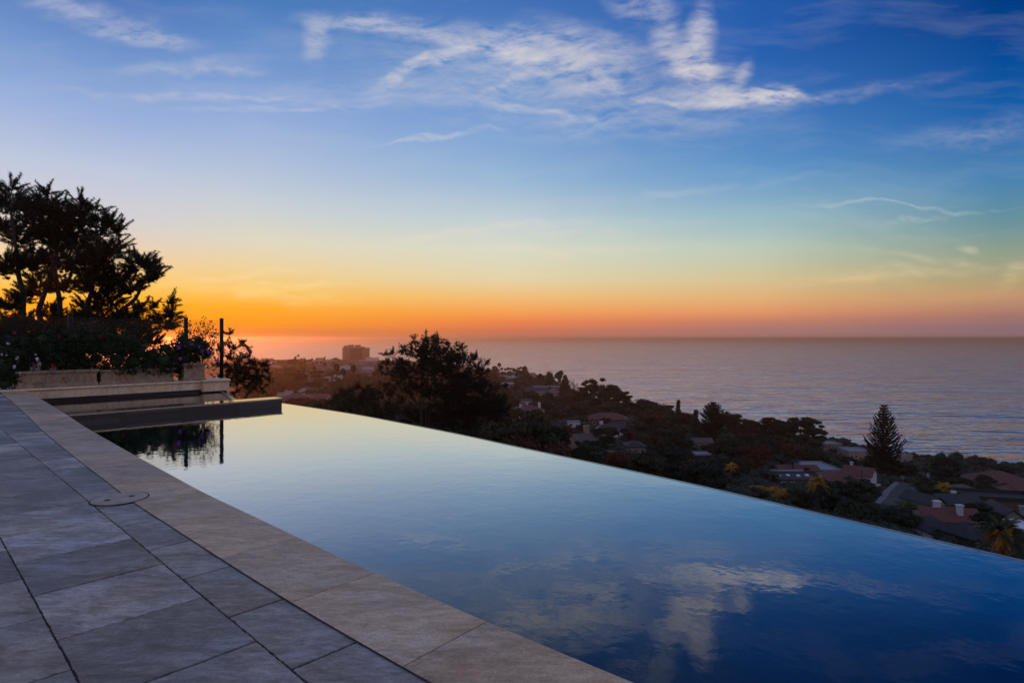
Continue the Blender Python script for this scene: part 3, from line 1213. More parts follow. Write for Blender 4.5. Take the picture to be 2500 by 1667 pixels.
def limb(mb, a, b, r0, r1, bend=.12, seg=6, n=5):
    a, b = Vector(a), Vector(b)
    L = (b - a).length
    k = Vector((random.uniform(-1, 1), random.uniform(-1, 1), random.uniform(-.2, .9))) * L * bend
    pts = []
    for i in range(n):
        t = i / (n - 1)
        pts.append(a.lerp(b, t) + k * math.sin(math.pi * t) + Vector((random.uniform(-1, 1), random.uniform(-1, 1), random.uniform(-1, 1))) * L * .012)
    mb.tube(pts, [r0 + (r1 - r0) * i / (n - 1) for i in range(n)], seg, caps=False)
    return pts


# prototypes: unit trees, base at the origin, height 1, later scaled
def proto(name, crown, trunk):
    root = empty(name)
    crown.parent = root
    crown.name = 'crown'
    if trunk is not None:
        trunk.parent = root
        trunk.name = 'trunk'
    return root


def trunk_for(lobes, h0=.0, r=.03, top=.7, lean=0.0):
    mb = MB()
    limb(mb, (0, 0, h0 - .15), (lean, 0, top), r, r * .35, .03, 6)
    for c, rr in lobes[::max(1, len(lobes) // 7)]:
        zb = min(top * .95, max(.15, c[2] * .55))
        limb(mb, (lean * zb, 0, zb), c, r * .5, r * .15, .1, 5, 4)
    return mb.build('trunk', M['bark'], smooth=True)


PROTO = {}


def add_proto(key, fn):
    PROTO[key] = fn


def lobes_round(n=16, w=.42, z0=.42, z1=.86, r=(.14, .22)):
    out = []
    for i in range(n):
        a = random.uniform(0, 2 * math.pi)
        rad = math.sqrt(random.random()) * w * .72
        f = 1 - (rad / w) ** 2 * .75
        z = z0 + (z1 - z0) * random.random() * f
        rr = random.uniform(*r)
        out.append(((math.cos(a) * rad, math.sin(a) * rad, z), (rr, rr, rr * .72)))
    return out


def make_round(mat, seed, leaf=.05, per=230, n=18, **kw):
    random.seed(seed)
    lb = lobes_round(n, **kw)
    return proto('broadleaf_tree', crown_mesh('crown', lb, mat, leaf, per), trunk_for(lb))


def make_umbrella(mat, seed, leaf=.045, per=230, n=16):
    random.seed(seed)
    lb = []
    for i in range(n):
        a = random.uniform(0, 2 * math.pi)
        rad = random.uniform(.05, .46)
        z = .84 - rad * rad * .9 - random.uniform(0, .12)
        rr = random.uniform(.10, .17)
        lb.append(((math.cos(a) * rad, math.sin(a) * rad, z), (rr * 1.15, rr * 1.15, rr * .6)))
    return proto('umbrella_pine', crown_mesh('crown', lb, mat, leaf, per), trunk_for(lb, top=.62))


def make_eucalyptus(mat, seed, leaf=.04, per=220, n=19):
    random.seed(seed)
    lb = []
    for i in range(n):
        z = random.uniform(.42, .92)
        rad = random.uniform(.06, .42) * (1.15 - abs(z - .62) * 1.5)
        a = random.uniform(0, 2 * math.pi)
        rr = random.uniform(.075, .14)
        lb.append(((math.cos(a) * rad, math.sin(a) * rad, z), (rr * 1.15, rr * 1.15, rr * .7)))
    return proto('eucalyptus_tree', crown_mesh('crown', lb, mat, leaf, per), trunk_for(lb, top=.72, r=.022))


def make_cypress(mat, seed, w=.16, leaf=.04):
    random.seed(seed)
    lb = []
    for i in range(14):
        z = .08 + .84 * i / 13
        ww = w * (1.05 - abs(z - .38) * 1.25) * random.uniform(.75, 1.1)
        a = random.uniform(0, 6.28)
        lb.append(((math.cos(a) * w * .15, math.sin(a) * w * .15, z), (ww, ww, .085)))
    mb = MB(); limb(mb, (0, 0, -.1), (0, 0, .9), .02, .006, .01)
    return proto('cypress_tree', crown_mesh('crown', lb, mat, leaf, 130), mb.build('trunk', M['bark']))


def make_sparse(mat, seed, leaf=.03):
    random.seed(seed)
    mb = MB()
    tips = []
    limb(mb, (0, 0, -.1), (0, 0, .35), .02, .014, .03)
    for i in range(9):
        a = random.uniform(0, 6.28); r = random.uniform(.15, .42)
        tip = Vector((math.cos(a) * r, math.sin(a) * r, random.uniform(.6, 1.0) - r * .35))
        limb(mb, (0, 0, random.uniform(.2, .35)), tip, .009, .003, .08, 4)
        for j in range(5):
            t2 = tip + Vector((random.uniform(-1, 1), random.uniform(-1, 1), random.uniform(-.6, 1))) * .11
            limb(mb, tip.lerp(Vector((0, 0, .35)), random.uniform(0, .4)), t2, .004, .0015, .05, 3, 3)
            tips.append(t2)
    C = np.repeat(np.array([t[:] for t in tips]), 26, 0) + RNG.normal(size=(len(tips) * 26, 3)) * .035
    V, Fq = cards(C, leaf, aspect=.5)
    return proto('lacy_tree', mesh_np('crown', V, [Fq], mat), mb.build('trunk', M['bark']))


def frond(mbV, base, direction, length, droop, width, leafl, npair=10):
    """arched feather frond as leaflet triangles; returns V list"""
    base = np.array(base, float)
    d = np.array(direction, float)
    d /= np.linalg.norm(d)
    side = np.cross(d, [0, 0, 1.0]); side /= np.linalg.norm(side) + 1e-9
    tri = []
    prev = base
    for i in range(npair + 1):
        t = i / npair
        p = base + d * length * t + np.array([0, 0, -droop * length * t * t])
        if i:
            up = np.array([0, 0, width * .35])
            tri.append([prev - up, prev + up, p])
            ll = leafl * math.sin(math.pi * min(1, t * .85 + .12))
            fw = (p - prev); fw /= np.linalg.norm(fw)
            for s in (-1, 1):
                for q_ in (0.0, .5):
                    m_ = prev + (p - prev) * q_
                    tip = m_ + (side * s * .8 + fw * .7 + np.array([0, 0, -.28])) * ll * random.uniform(.8, 1.15)
                    tri.append([m_ - fw * width, m_ + fw * width, tip])
        prev = p
    mbV += tri


def make_date_palm(mat, seed, h=1.0, crown=.32, n=42, npair=9, bark='bark', droop=(.5, 1.1)):
    random.seed(seed)
    tri = []
    zc = h - crown * .42
    for i in range(n):
        a = random.uniform(0, 6.28)
        e = random.uniform(-.35, 1.25)
        d = (math.cos(a) * math.cos(e), math.sin(a) * math.cos(e), math.sin(e))
        frond(tri, (0, 0, zc), d, crown * random.uniform(.8, 1.1), random.uniform(*droop) * (0.55 if e < .2 else .8), crown * .02, crown * .24, npair)
    V = np.array(tri).reshape(-1, 3)
    mb = MB()
    limb(mb, (0, 0, -.15), (.01, 0, zc), crown * .075, crown * .06, .01, 8, 7)
    mb.tube([(0.01, 0, zc - crown * .16), (.01, 0, zc - .02), (.01, 0, zc + .02)], [crown * .05, crown * .12, crown * .05], 8)
    return proto('date_palm', mesh_np('crown', V, [np.arange(len(V)).reshape(-1, 3)], mat), mb.build('trunk', M[bark], smooth=True))


def make_fan_palm(mat, seed, crown=.12, n=80):
    random.seed(seed)
    tri = []
    zc = 1 - crown
    for i in range(n):
        a = random.uniform(0, 6.28)
        e = random.uniform(-1.2, 1.4)
        d = np.array((math.cos(a) * math.cos(e), math.sin(a) * math.cos(e), math.sin(e)))
        if e < -.5:
            d[:2] *= .6
        c = np.array((0, 0, zc)) + d * crown * .55
        s = np.cross(d, rand_dirs(1)[0]); s /= np.linalg.norm(s)
        u = np.cross(s, d)
        for k in range(8):
            an = -1.25 + 2.5 * k / 7
            dd = d * math.cos(an) + s * math.sin(an)
            pp = np.cross(dd, u)
            tri.append([c - pp * crown * .11, c + pp * crown * .11, c + dd * crown * .5])
        tri.append([np.array((0, 0, zc)) - s * crown * .01, np.array((0, 0, zc)) + s * crown * .01, c])
    V = np.array(tri).reshape(-1, 3)
    mb = MB()
    limb(mb, (0, 0, -.08), (0.01, 0, zc), .017, .012, .015, 6, 6)
    return proto('fan_palm', mesh_np('crown', V, [np.arange(len(V)).reshape(-1, 3)], mat), mb.build('trunk', M['bark']))


def make_norfolk(mat, seed, tiers=26, w=.30, flat=False):
    random.seed(seed)
    Vn = []
    mb = MB()
    mb.tube([(0, 0, -.1), (0, 0, .5), (0, 0, .99)], [.020, .012, .002], 7)
    for i in range(tiers):
        z = .10 + .88 * (i / (tiers - 1))
        f = 1 - (z - .1) / .9
        if flat:
            R_ = w * (.35 + .9 * math.sin(math.pi * min(1, (1.02 - z) * 1.1)))
            R_ *= random.choice((1, .85, .6))
        else:
            R_ = w * (min(1, f * 1.9 + .12) ** .85) * (.62 + .38 * f) * (.80 + .20 * min(1, z / .3)) * random.uniform(.84, 1.08)
        nb = 9 if not flat else 13
        a0 = random.uniform(0, 6.28)
        for k in range(nb):
            a = a0 + 6.283 * k / nb + random.uniform(-.15, .15)
            rr = R_ * random.uniform(.8, 1.08)
            d = np.array((math.cos(a), math.sin(a), 0))
            s = np.array((-math.sin(a), math.cos(a), 0))
            n_s = max(4, int(rr / .016))
            prev = np.array((0, 0, z))
            rise = rr * (.42 if not flat else .25)
            for j in range(1, n_s + 1):
                t = j / n_s
                p = np.array((0, 0, z)) + d * rr * t + np.array((0, 0, rise * t * t - rr * .16 * math.sin(math.pi * t)))
                fw = (p - prev)
                wd = (.017 if not flat else .03) * (1.1 - .4 * t)
                if t > .12:
                    for q in range(11):
                        dirv = rand_dirs(1)[0] * .8 + d * .5 + np.array((0, 0, .5))
                        c = prev + fw * random.random()
                        bb = np.cross(dirv, rand_dirs(1)[0]); bb /= np.linalg.norm(bb) + 1e-9
                        Vn += [c - bb * .0075, c + bb * .0075, c + dirv * wd * 1.25]
                Vn += [prev - np.array((0, 0, .006)), prev + np.array((0, 0, .006)), p]
                prev = p
    V = np.array(Vn)
    return proto('norfolk_pine', mesh_np('crown', V, [np.arange(len(V)).reshape(-1, 3)], mat), mb.build('trunk', M['bark']))


def make_shrub(mat, seed, leaf=.10, per=150):
    random.seed(seed)
    lb = []
    for i in range(9):
        a = random.uniform(0, 6.28); r = random.uniform(0, .36)
        rr = random.uniform(.16, .28)
        lb.append(((math.cos(a) * r, math.sin(a) * r, .15 + random.uniform(0, .45) * (1 - r)), (rr, rr, rr * 1.0)))
    return proto('shrub', crown_mesh('foliage', lb, mat, leaf, per), None)


builders = {
    'round_dark': lambda s: make_round(M['leaf_dark'], s),
    'round_green': lambda s: make_round(M['leaf_green'], s, n=20, w=.46),
    'round_olive': lambda s: make_round(M['leaf_olive'], s, n=13),
    'round_rust': lambda s: make_round(M['leaf_rust'], s, n=14),
    'round_gold': lambda s: make_round(M['leaf_gold'], s, n=14, z0=.3),
    'umbrella': lambda s: make_umbrella(M['leaf_dark'], s),
    'euc': lambda s: make_eucalyptus(M['leaf_dark'], s),
    'euc_rust': lambda s: make_eucalyptus(M['leaf_rust'], s, n=18),
    'cypress': lambda s: make_cypress(M['leaf_dark'], s),
    'lacy': lambda s: make_sparse(M['leaf_dark'], s),
    'lacy_grey': lambda s: make_sparse(M['leaf_grey'], s),
    'grey': lambda s: make_round(M['leaf_grey'], s, n=14, leaf=.03),
    'date': lambda s: make_date_palm(M['leaf_green'], s),
    'date_gold': lambda s: make_date_palm(M['leaf_gold'], s, crown=.42),
    'fan': lambda s: make_fan_palm(M['leaf_dark'], s),
    'norfolk': lambda s: make_norfolk(M['needle'], s),
    'norfolk_flat': lambda s: make_norfolk(M['needle'], s, tiers=19, w=.30, flat=True),
    'shrub_green': lambda s: make_shrub(M['leaf_green'], s),
    'shrub_bright': lambda s: make_shrub(M['leaf_bright'], s),
    'shrub_gold': lambda s: make_shrub(M['leaf_gold'], s),
    'shrub_dark': lambda s: make_shrub(M['leaf_dark'], s),
}
VARIANTS = {'round_dark': 4, 'round_green': 3, 'round_olive': 3, 'euc': 3, 'euc_rust': 2, 'fan': 2, 'umbrella': 2, 'shrub_dark': 2}
proto_used = {}
TREES = []
NAMES = {'round': ('broadleaf_tree', 'tree'), 'umbrella': ('umbrella_pine', 'tree'), 'euc': ('eucalyptus_tree', 'tree'), 'cypress': ('cypress_tree', 'tree'), 'lacy': ('lacy_tree', 'tree'),
         'grey': ('grey_leaved_tree', 'tree'), 'date': ('date_palm', 'palm tree'), 'fan': ('fan_palm', 'palm tree'), 'norfolk': ('norfolk_pine', 'tree'), 'shrub': ('shrub', 'shrub')}
LANDS = []    # (phrase, px, py) landmarks for labels


def plant(kind, base, h, wscale=1.0, label=None, group=None, rz=None):
    key = kind
    nv = VARIANTS.get(kind, 1)
    pool = proto_used.setdefault(key, [])
    random.seed(int(abs(base[0]) * 13 + abs(base[1]) * 7) + len(TREES))
    if len(pool) < nv:
        st = random.getstate()
        o = builders[kind](101 + 17 * len(pool) + len(key) * 5)
        random.setstate(st)
        pool.append(o)
    else:
        o = copy_tree(pool[random.randrange(len(pool))])
    nm, cat = NAMES[kind.split('_')[0]]
    o.name = nm
    o.location = (base[0], base[1], base[2])
    o.scale = (h * wscale, h * wscale, h)
    o.rotation_euler = (0, 0, random.uniform(0, 6.28) if rz is None else rz)
    o['category'] = cat
    if label:
        o['label'] = label
    elif 'label' in o:
        del o['label']
    if group:
        o['group'] = group
    TREES.append((o, kind, h))
    return o


def tree_px(kind, px, top, d, wpx, label=None, group=None, minh=3):
    """crown centre column, top row, depth, crown width in px -> a tree standing on the hillside"""
    x = (px - 1250) / F * d
    gz = tz(x, d)
    h = HC - (top - HY) / F * d - gz
    h = max(h, minh)
    natural = {'round': .88, 'umbrella': 1.02, 'euc': .85, 'cypress': .30, 'lacy': .95, 'grey': .88, 'date': .62, 'fan': .24, 'norfolk': .6, 'shrub': 1.1}[kind.split('_')[0]]
    if kind == 'date_gold':
        natural = .8
    w = wpx / F * d
    return plant(kind, (x, d, gz), h, w / (natural * h), label, group)


#@@REST
# ------------------------------------------------------------------ glass fence behind the planters
FB = .55
t = empty('glass_fence', ledge_pt(sE, FB, ZT))
tag(t, 'frameless looking glass fence with dark bronze posts standing behind the planters on the ledge', 'fence')
zt_post = zat(773, ledge_s(541, FB), FB)
s_posts = [ledge_s(541, FB)]
dS = ledge_s(541, FB) - ledge_s(454, FB)
s_posts += [ledge_s(q_, FB) for q_ in (454, 172, -70)]
for i, sp in enumerate(s_posts):
    mb = MB()
    p = ledge_pt(sp, FB, 0)
    zb = ZT + .010
    ztp = zt_post - (0 if i == 0 else .0)
    mb.tube([(p.x, p.y, zb), (p.x, p.y, ztp - .05)], .055, 14)
    po = mb.build('post', M['bronze'], t, smooth=True); local(po, t)
    mb = MB()
    mb.tube([(p.x, p.y, ztp - .05), (p.x, p.y, ztp - .035), (p.x, p.y, ztp - .03), (p.x, p.y, ztp)], [.062, .072, .072, .064], 14)
    c = mb.build('post_cap', M['bronze'], po, smooth=False); local(c, t)
    mb = MB()
    mb.tube([(p.x, p.y, zb - .01), (p.x, p.y, zb + .03), (p.x, p.y, zb + .07)], [.12, .11, .07], 14)
    c = mb.build('base_flange', M['bronze'], po, smooth=False); local(c, t)
for a, b in zip(s_posts[1:], s_posts[:-1]):
    mb = MB()
    mb.box(((a + b) / 2, FB, (ZT + .12 + zt_post - .11) / 2), (b - a - .13, .012, zt_post - .11 - ZT - .12), LM)
    local(mb.build('glass_panel', M['glass'], t), t)


# ------------------------------------------------------------------ planters
def planter(s0, s1, b0, b1, h, label, panel=True):
    t = empty('stone_planter', ledge_pt((s0 + s1) / 2, (b0 + b1) / 2, ZT))
    tag(t, label, 'planter', 'carved stone planters on the ledge')
    z0 = ZT + .003

    def body(mb):
        # flared foot, straight body, flared mouth
        sc = [(0, .035), (.05, .035), (.09, 0.0), (h - .12, 0.0), (h - .08, .02), (h - .055, .03)]
        vs = []
        for z, o in sc:
            vs += [LM @ Vector(q) for q in ((s0 - o, b0 - o, z0 + z), (s1 + o, b0 - o, z0 + z), (s1 + o, b1 + o, z0 + z), (s0 - o, b1 + o, z0 + z))]
        fs = [(3, 2, 1, 0)]
        for k in range(len(sc) - 1):
            for i in range(4):
                j = (i + 1) % 4
                fs.append((4 * k + i, 4 * k + j, 4 * k + 4 + j, 4 * k + 4 + i))
        n = 4 * (len(sc) - 1)
        fs.append((n, n + 1, n + 2, n + 3))
        mb.add(vs, fs)
    ledge_part('body', M['planter'], t, body)

    def rim(mb):
        w = .05
        for a, b, c, d in ((s0 - w, s1 + w, b0 - w, b0 + .03), (s0 - w, s1 + w, b1 - .03, b1 + w), (s0 - w, s0 + .03, b0 + .03, b1 - .03), (s1 - .03, s1 + w, b0 + .03, b1 - .03)):
            ledge_box(mb, a, b, c, d, z0 + h - .054, z0 + h)
    ledge_part('rim', M['planter'], t, rim)
    if panel:
        def frame(mb):
            a, b, c, d = s0 + .14, s1 - .14, z0 + .13, z0 + h - .15
            w = .018
            ledge_box(mb, a, b, b0 - .012, b0 + .01, c, c + w)
            ledge_box(mb, a, b, b0 - .012, b0 + .01, d - w, d)
            for cx in (a, b):
                pts = []
                cz = (c + d) / 2
                r = (d - c) / 2
                sgn = 1 if cx == a else -1
                for k in range(9):
                    an = math.pi / 2 + math.pi * k / 8
                    pts.append(LM @ Vector((cx + sgn * (0) + math.cos(an) * r * .6 * sgn, b0 - .004, cz + math.sin(an) * (r - w / 2))))
                mb.tube(pts, .010, 6)
                pts = [LM @ Vector((cx + sgn * .12 + math.cos(an) * r * .34 * sgn, b0 - .003, cz + math.sin(an) * r * .5)) for an in np.linspace(0, 2 * math.pi, 13)]
                mb.tube(pts, .008, 6)
        ledge_part('relief_panel', M['planter'], t, frame)
    return t


hA = zat(884, ledge_s(150, .16), .16) - ZT
planter(ledge_s(42, .16), ledge_s(236, .16),   .16, .50, .43, 'long carved stone planter with red geraniums spilling over it, on the low ledge')
planter(ledge_s(247, .20), ledge_s(424, .20), .24, .54, .40, 'plain long stone planter half hidden by trailing leaves, between the other two planters')
planter(ledge_s(450, .06), ledge_s(500, .06), .06, .46, .52, 'square stone planter under the purple flowers near the glass fence end', panel=False)


# ------------------------------------------------------------------ shrubs and flowers on the ledge
def leaf_mass(name, lobes, mat, leaf, dens, root, shell=(.45, 1.08), core=.62):
    """lobes in world metres [(centre, r)]"""
    parts = []
    for c, r in lobes:
        c = np.array(c, float); rr = np.array((r, r, r * .9))
        if core:
            parts.append(lump(c, rr * core, 2, .3))
        n = int(dens * r * r / (leaf * leaf))
        d = rand_dirs(n)
        C = c + d * rr * RNG.uniform(shell[0], shell[1], (n, 1)) ** .6
        parts.append(cards(C, leaf, aspect=.62))
    V, P = merge(parts)
    o = mesh_np(name, V, P, mat, root)
    local(o, root)
    return o


def flower(root, p, r, mat, n=16):
    d = rand_dirs(n)
    d[:, 1] = -abs(d[:, 1])
    C = np.array(p) + d * r * .55
    D = rand_dirs(n)
    V, Fq = cards(C, r * .75, aspect=.8)
    o = mesh_np('flower', V, [Fq], mat, root)
    local(o, root)


def lp(px, py, b, jitter=0.0):
    s = ledge_s(px, b)
    p = ledge_pt(s, b + jitter, 0)
    p.z = HC - (py - HY) / F * p.y
    return p


def shrub_on_ledge(name, label, lobes_px, mat, leaf, base_px, flowers=(), dens=13.0, stems=True, cat='shrub', b=.35, core=.5):
    base = lp(base_px[0], base_px[1], b)
    t = empty(name, base)
    tag(t, label, cat)
    lobes = []
    for px, py, r in lobes_px:
        bb = b + random.uniform(-.12, .12)
        p = lp(px, py, bb)
        lobes.append((p[:], 1.25 * r / F * p.y))
    leaf_mass('foliage', lobes, mat, leaf, dens, t, core=core)
    if stems:
        mb = MB()
        for c, r in lobes[::2]:
            limb(mb, base, c, .012, .004, .12, 5)
        local(mb.build('stem', M['bark'], t), t)
    for px, py, r, m in flowers:
        q = lp(px, py, b - .28)
        flower(t, q, r / F * q.y, m)
    return t


random.seed(21)
shrub_on_ledge('geranium_bush', 'dark leafy geranium bush with red flower heads trailing over the long carved planter',
               [(115, 850, 26), (150, 845, 30), (190, 850, 30), (225, 850, 28), (140, 872, 22), (175, 878, 24), (205, 885, 20), (130, 885, 14), (160, 895, 14), (195, 900, 12), (105, 830, 20), (115, 890, 14), (215, 895, 14), (150, 890, 16), (185, 895, 14), (225, 890, 14), (215, 830, 24), (180, 825, 22), (235, 875, 20), (240, 900, 8), (238, 915, 5), (120, 812, 14), (160, 815, 14)],
               M['leaf_shrub'], .055, (150, 905), [(131, 893, 7, M['petal_red']), (129, 909, 5, M['petal_red']), (154, 903, 4, M['petal_red']), (183, 906, 4.5, M['petal_red']), (155, 924, 5, M['petal_red']), (146, 821, 6, M['petal_dark'])])
shrub_on_ledge('trailing_shrub', 'dense dark green shrub with arching leafy sprays filling the middle planter',
               [(265, 850, 34), (300, 850, 32), (335, 860, 30), (370, 870, 30), (400, 880, 26), (285, 880, 28), (325, 885, 26), (360, 892, 22), (395, 898, 18), (258, 822, 20), (300, 828, 20), (335, 838, 16), (425, 870, 20), (420, 895, 16), (345, 908, 10), (315, 905, 12), (270, 905, 9), (260, 895, 14), (290, 900, 14), (320, 900, 15), (355, 905, 14), (385, 905, 14), (412, 905, 14), (436, 906, 14), (441, 917, 9), (241, 903, 11), (241, 917, 9), (240, 928, 6), (405, 850, 18), (440, 895, 12)],
               M['leaf_shrub'], .06, (330, 915), [(302, 883, 5, M['petal_red']), (246, 822, 7, M['petal_dark']), (310, 858, 4, M['petal_dark']), (425, 840, 7, M['petal_dark'])])
shrub_on_ledge('flowering_shrub', 'bushy shrub with bright purple flower clusters in the square planter',
               [(440, 850, 24), (465, 845, 26), (490, 855, 22), (450, 875, 22), (475, 875, 20), (430, 870, 18), (500, 845, 14), (460, 892, 12), (440, 890, 12), (485, 830, 14), (445, 828, 14), (505, 865, 12)],
               M['leaf_shrub'], .055, (475, 885), [(437, 848, 6, M['petal_purple']), (466, 840, 6, M['petal_purple']), (471, 840, 5, M['petal_purple']), (487, 846, 6.5, M['petal_purple']), (494, 857, 6.5, M['petal_purple']), (509, 860, 5.5, M['petal_purple']), (440, 875, 6, M['petal_purple']), (453, 844, 4, M['petal_purple']), (425, 888, 3, M['petal_purple']), (530, 881, 4, M['petal_purple'])], b=.26)
shrub_on_ledge('white_flowering_bush', 'dark bush dotted with pale white flowers beside the end of the long planter',
               [(10, 860, 30), (45, 865, 30), (75, 870, 20), (20, 895, 30), (55, 895, 22), (5, 915, 22), (35, 915, 20), (80, 850, 16), (60, 840, 18), (25, 835, 18), (95, 868, 14), (15, 938, 18), (38, 930, 12)],
               M['leaf_shrub'], .055, (30, 930), [(44, 875, 8, M['petal_white']), (93, 877, 7, M['petal_white']), (98, 888, 6, M['petal_white']), (36, 896, 6.5, M['petal_white']), (16, 868, 4, M['petal_white']), (87, 865, 4, M['petal_white']), (5, 866, 4, M['petal_white']), (49, 910, 3.5, M['petal_white']), (20, 838, 5, M['petal_white']), (37, 812, 7, M['petal_dark'])], b=.3)
shrub_on_ledge('climbing_shrub', 'airy small-leaved shrub climbing against the glass between the last two fence posts',
               [(440, 805, 14), (452, 790, 10), (470, 800, 14), (480, 825, 20), (455, 825, 18), (498, 790, 8), (498, 805, 12), (515, 795, 8), (517, 812, 13), (505, 830, 18), (525, 825, 12), (530, 845, 12), (498, 777, 5), (515, 785, 4), (440, 830, 16), (520, 865, 12), (515, 895, 10), (500, 860, 20), (475, 850, 22)],
               M['leaf_green'], .06, (490, 905), dens=6, b=.85, core=0)
shrub_on_ledge('leafy_bush', 'light green leafy sprays rising behind the fence glass beside the big pine trunk',
               [(195, 795, 10), (215, 800, 14), (230, 790, 14), (240, 810, 14), (205, 815, 14), (250, 800, 8), (180, 820, 16), (220, 830, 18), (260, 830, 18), (150, 830, 18), (320, 830, 14), (290, 830, 14)],
               M['leaf_green'], .06, (215, 890), dens=7, b=.95, core=0)


# ------------------------------------------------------------------ near pines from lobes
def pine_tree(name, label, d, dspread, lobes_px, trunks_px, tuft, per_lobe, candle=(3, 6), cat='tree', base_r=.16, mat='needle', nper=22, width=.012, needle_d=None, limb_r=.035):
    base = Vector(at(trunks_px[0][0][0], trunks_px[0][0][1], d))
    base.z = tz(base.x, base.y)
    t = empty(name, base)
    tag(t, label, cat)
    mb = MB()
    pts_all = []
    for path in trunks_px:
        pts = [at(px, py, d + random.uniform(-.4, .4)) for px, py in path]
        pts[0].z = tz(pts[0].x, pts[0].y) - .3
        # refine
        fine = []
        for a, b in zip(pts[:-1], pts[1:]):
            for k in range(5):
                fine.append(a.lerp(b, k / 5) + Vector((random.uniform(-1, 1), random.uniform(-1, 1), 0)) * base_r * .25)
        fine.append(pts[-1])
        rad = [base_r * (1 - .78 * i / (len(fine) - 1)) for i in range(len(fine))]
        mb.tube(fine, rad, 9, caps=False)
        pts_all += [(p, r) for p, r in zip(fine, rad)]
    C, A = [], []
    for px, py, r in lobes_px:
        c = at(px, py, d + random.uniform(-1, 1) * dspread)
        rr = r / F * d
        lowr = [q for q in pts_all if q[0].z < c.z - rr * .3] or pts_all
        q = min(lowr, key=lambda q: (q[0] - c).length + 0.3 * abs(q[0].z - c.z))
        pts = limb(mb, q[0], c, min(q[1] * .6, limb_r), limb_r * .25, .10, 6, 6)
        nsub = max(4, int(per_lobe * (r / 35) ** 2 / 5))
        for k in range(nsub):
            dv = Vector(rand_dirs(1)[0]) * rr * random.uniform(.35, 1.0)
            dv.z = dv.z * .85
            e = c + dv
            st = pts[random.randrange(2, len(pts))]
            limb(mb, st, e, limb_r * .3, limb_r * .1, .12, 4, 4)
            up = (Vector((dv.x * .9, dv.y * .9, dv.z * .5 + rr * .38)) if candle[1] > 3 else Vector((dv.x, dv.y, dv.z * .9 + rr * .12))).normalized()
            m = random.randint(*candle)
            for j in range(m):
                C.append((e + up * tuft * (.75 * j - .8) + Vector(rand_dirs(1)[0]) * tuft * .25)[:])
                A.append(up[:])
            for j in range(2):
                u2 = (up + Vector(rand_dirs(1)[0]) * .8).normalized()
                C.append((e - up * tuft * .6 + u2 * tuft * random.uniform(.6, 1.4))[:])
                A.append(u2[:])
    tr = mb.build('trunk', M['bark'], t, smooth=True); local(tr, t)
    V, Ft = needles(np.array(C), np.array(A), nper, tuft, width)
    cr = mesh_np('crown', V, [Ft], M[mat], t); local(cr, t)
    return t


random.seed(5)
BIGPINE = [(28, 452, 16), (30, 490, 34), (8, 505, 26), (60, 505, 28), (115, 468, 16), (110, 497, 30), (95, 535, 40), (150, 525, 34), (195, 495, 16), (190, 525, 34), (232, 512, 18), (240, 550, 34), (268, 540, 18),
           (285, 562, 18), (288, 600, 16), (270, 605, 22), (10, 560, 34), (50, 575, 40), (130, 575, 48), (190, 575, 44), (245, 625, 34), (215, 645, 46), (150, 640, 48), (80, 640, 46), (20, 650, 38),
           (95, 700, 38), (160, 700, 34), (230, 690, 44), (285, 680, 38), (335, 645, 32), (368, 645, 20), (385, 668, 16), (362, 682, 22), (318, 700, 28), (262, 725, 36), (215, 750, 28), (30, 740, 26),
           (120, 765, 30), (60, 790, 34), (10, 790, 30), (330, 765, 22), (300, 785, 36), (350, 800, 28), (395, 775, 22), (412, 738, 14), (420, 765, 18), (408, 795, 22), (345, 750, 16), (375, 745, 12),
           (235, 795, 40), (165, 800, 34), (95, 815, 34), (20, 830, 40), (180, 840, 40), (300, 830, 34), (140, 835, 36), (230, 840, 36), (260, 800, 30), (130, 800, 28), (30, 800, 34), (200, 790, 30), (60, 720, 26), (345, 820, 30), (60, 850, 40), (375, 830, 22)]
pine_tree('pine_tree', 'huge dark pine silhouetted against the orange sky behind the planters and fence', 24, 2.2, BIGPINE,
          [[(150, 1200), (148, 900), (150, 760), (125, 620), (100, 520)], [(158, 1200), (165, 860), (215, 740), (240, 620), (235, 560)], [(60, 1200), (62, 900), (55, 720), (35, 600), (28, 500)],
           [(110, 1200), (108, 860), (95, 760), (130, 640), (150, 540)], [(170, 1200), (180, 890), (250, 800), (330, 730), (370, 660)]],
          .105, 230, candle=(4, 8), nper=30, width=.018, limb_r=.024)
FENCE_TREE = [(560, 815, 8), (552, 840, 16), (575, 850, 14), (590, 838, 8), (605, 848, 8), (555, 870, 20), (585, 875, 18), (608, 865, 10), (612, 885, 10), (590, 900, 22), (560, 900, 20), (625, 900, 14), (645, 885, 10), (650, 905, 14), (655, 925, 12), (625, 925, 20),
              (590, 930, 20), (560, 935, 18), (640, 945, 12), (605, 950, 14), (575, 955, 12), (535, 850, 14), (535, 890, 16), (535, 925, 16)]
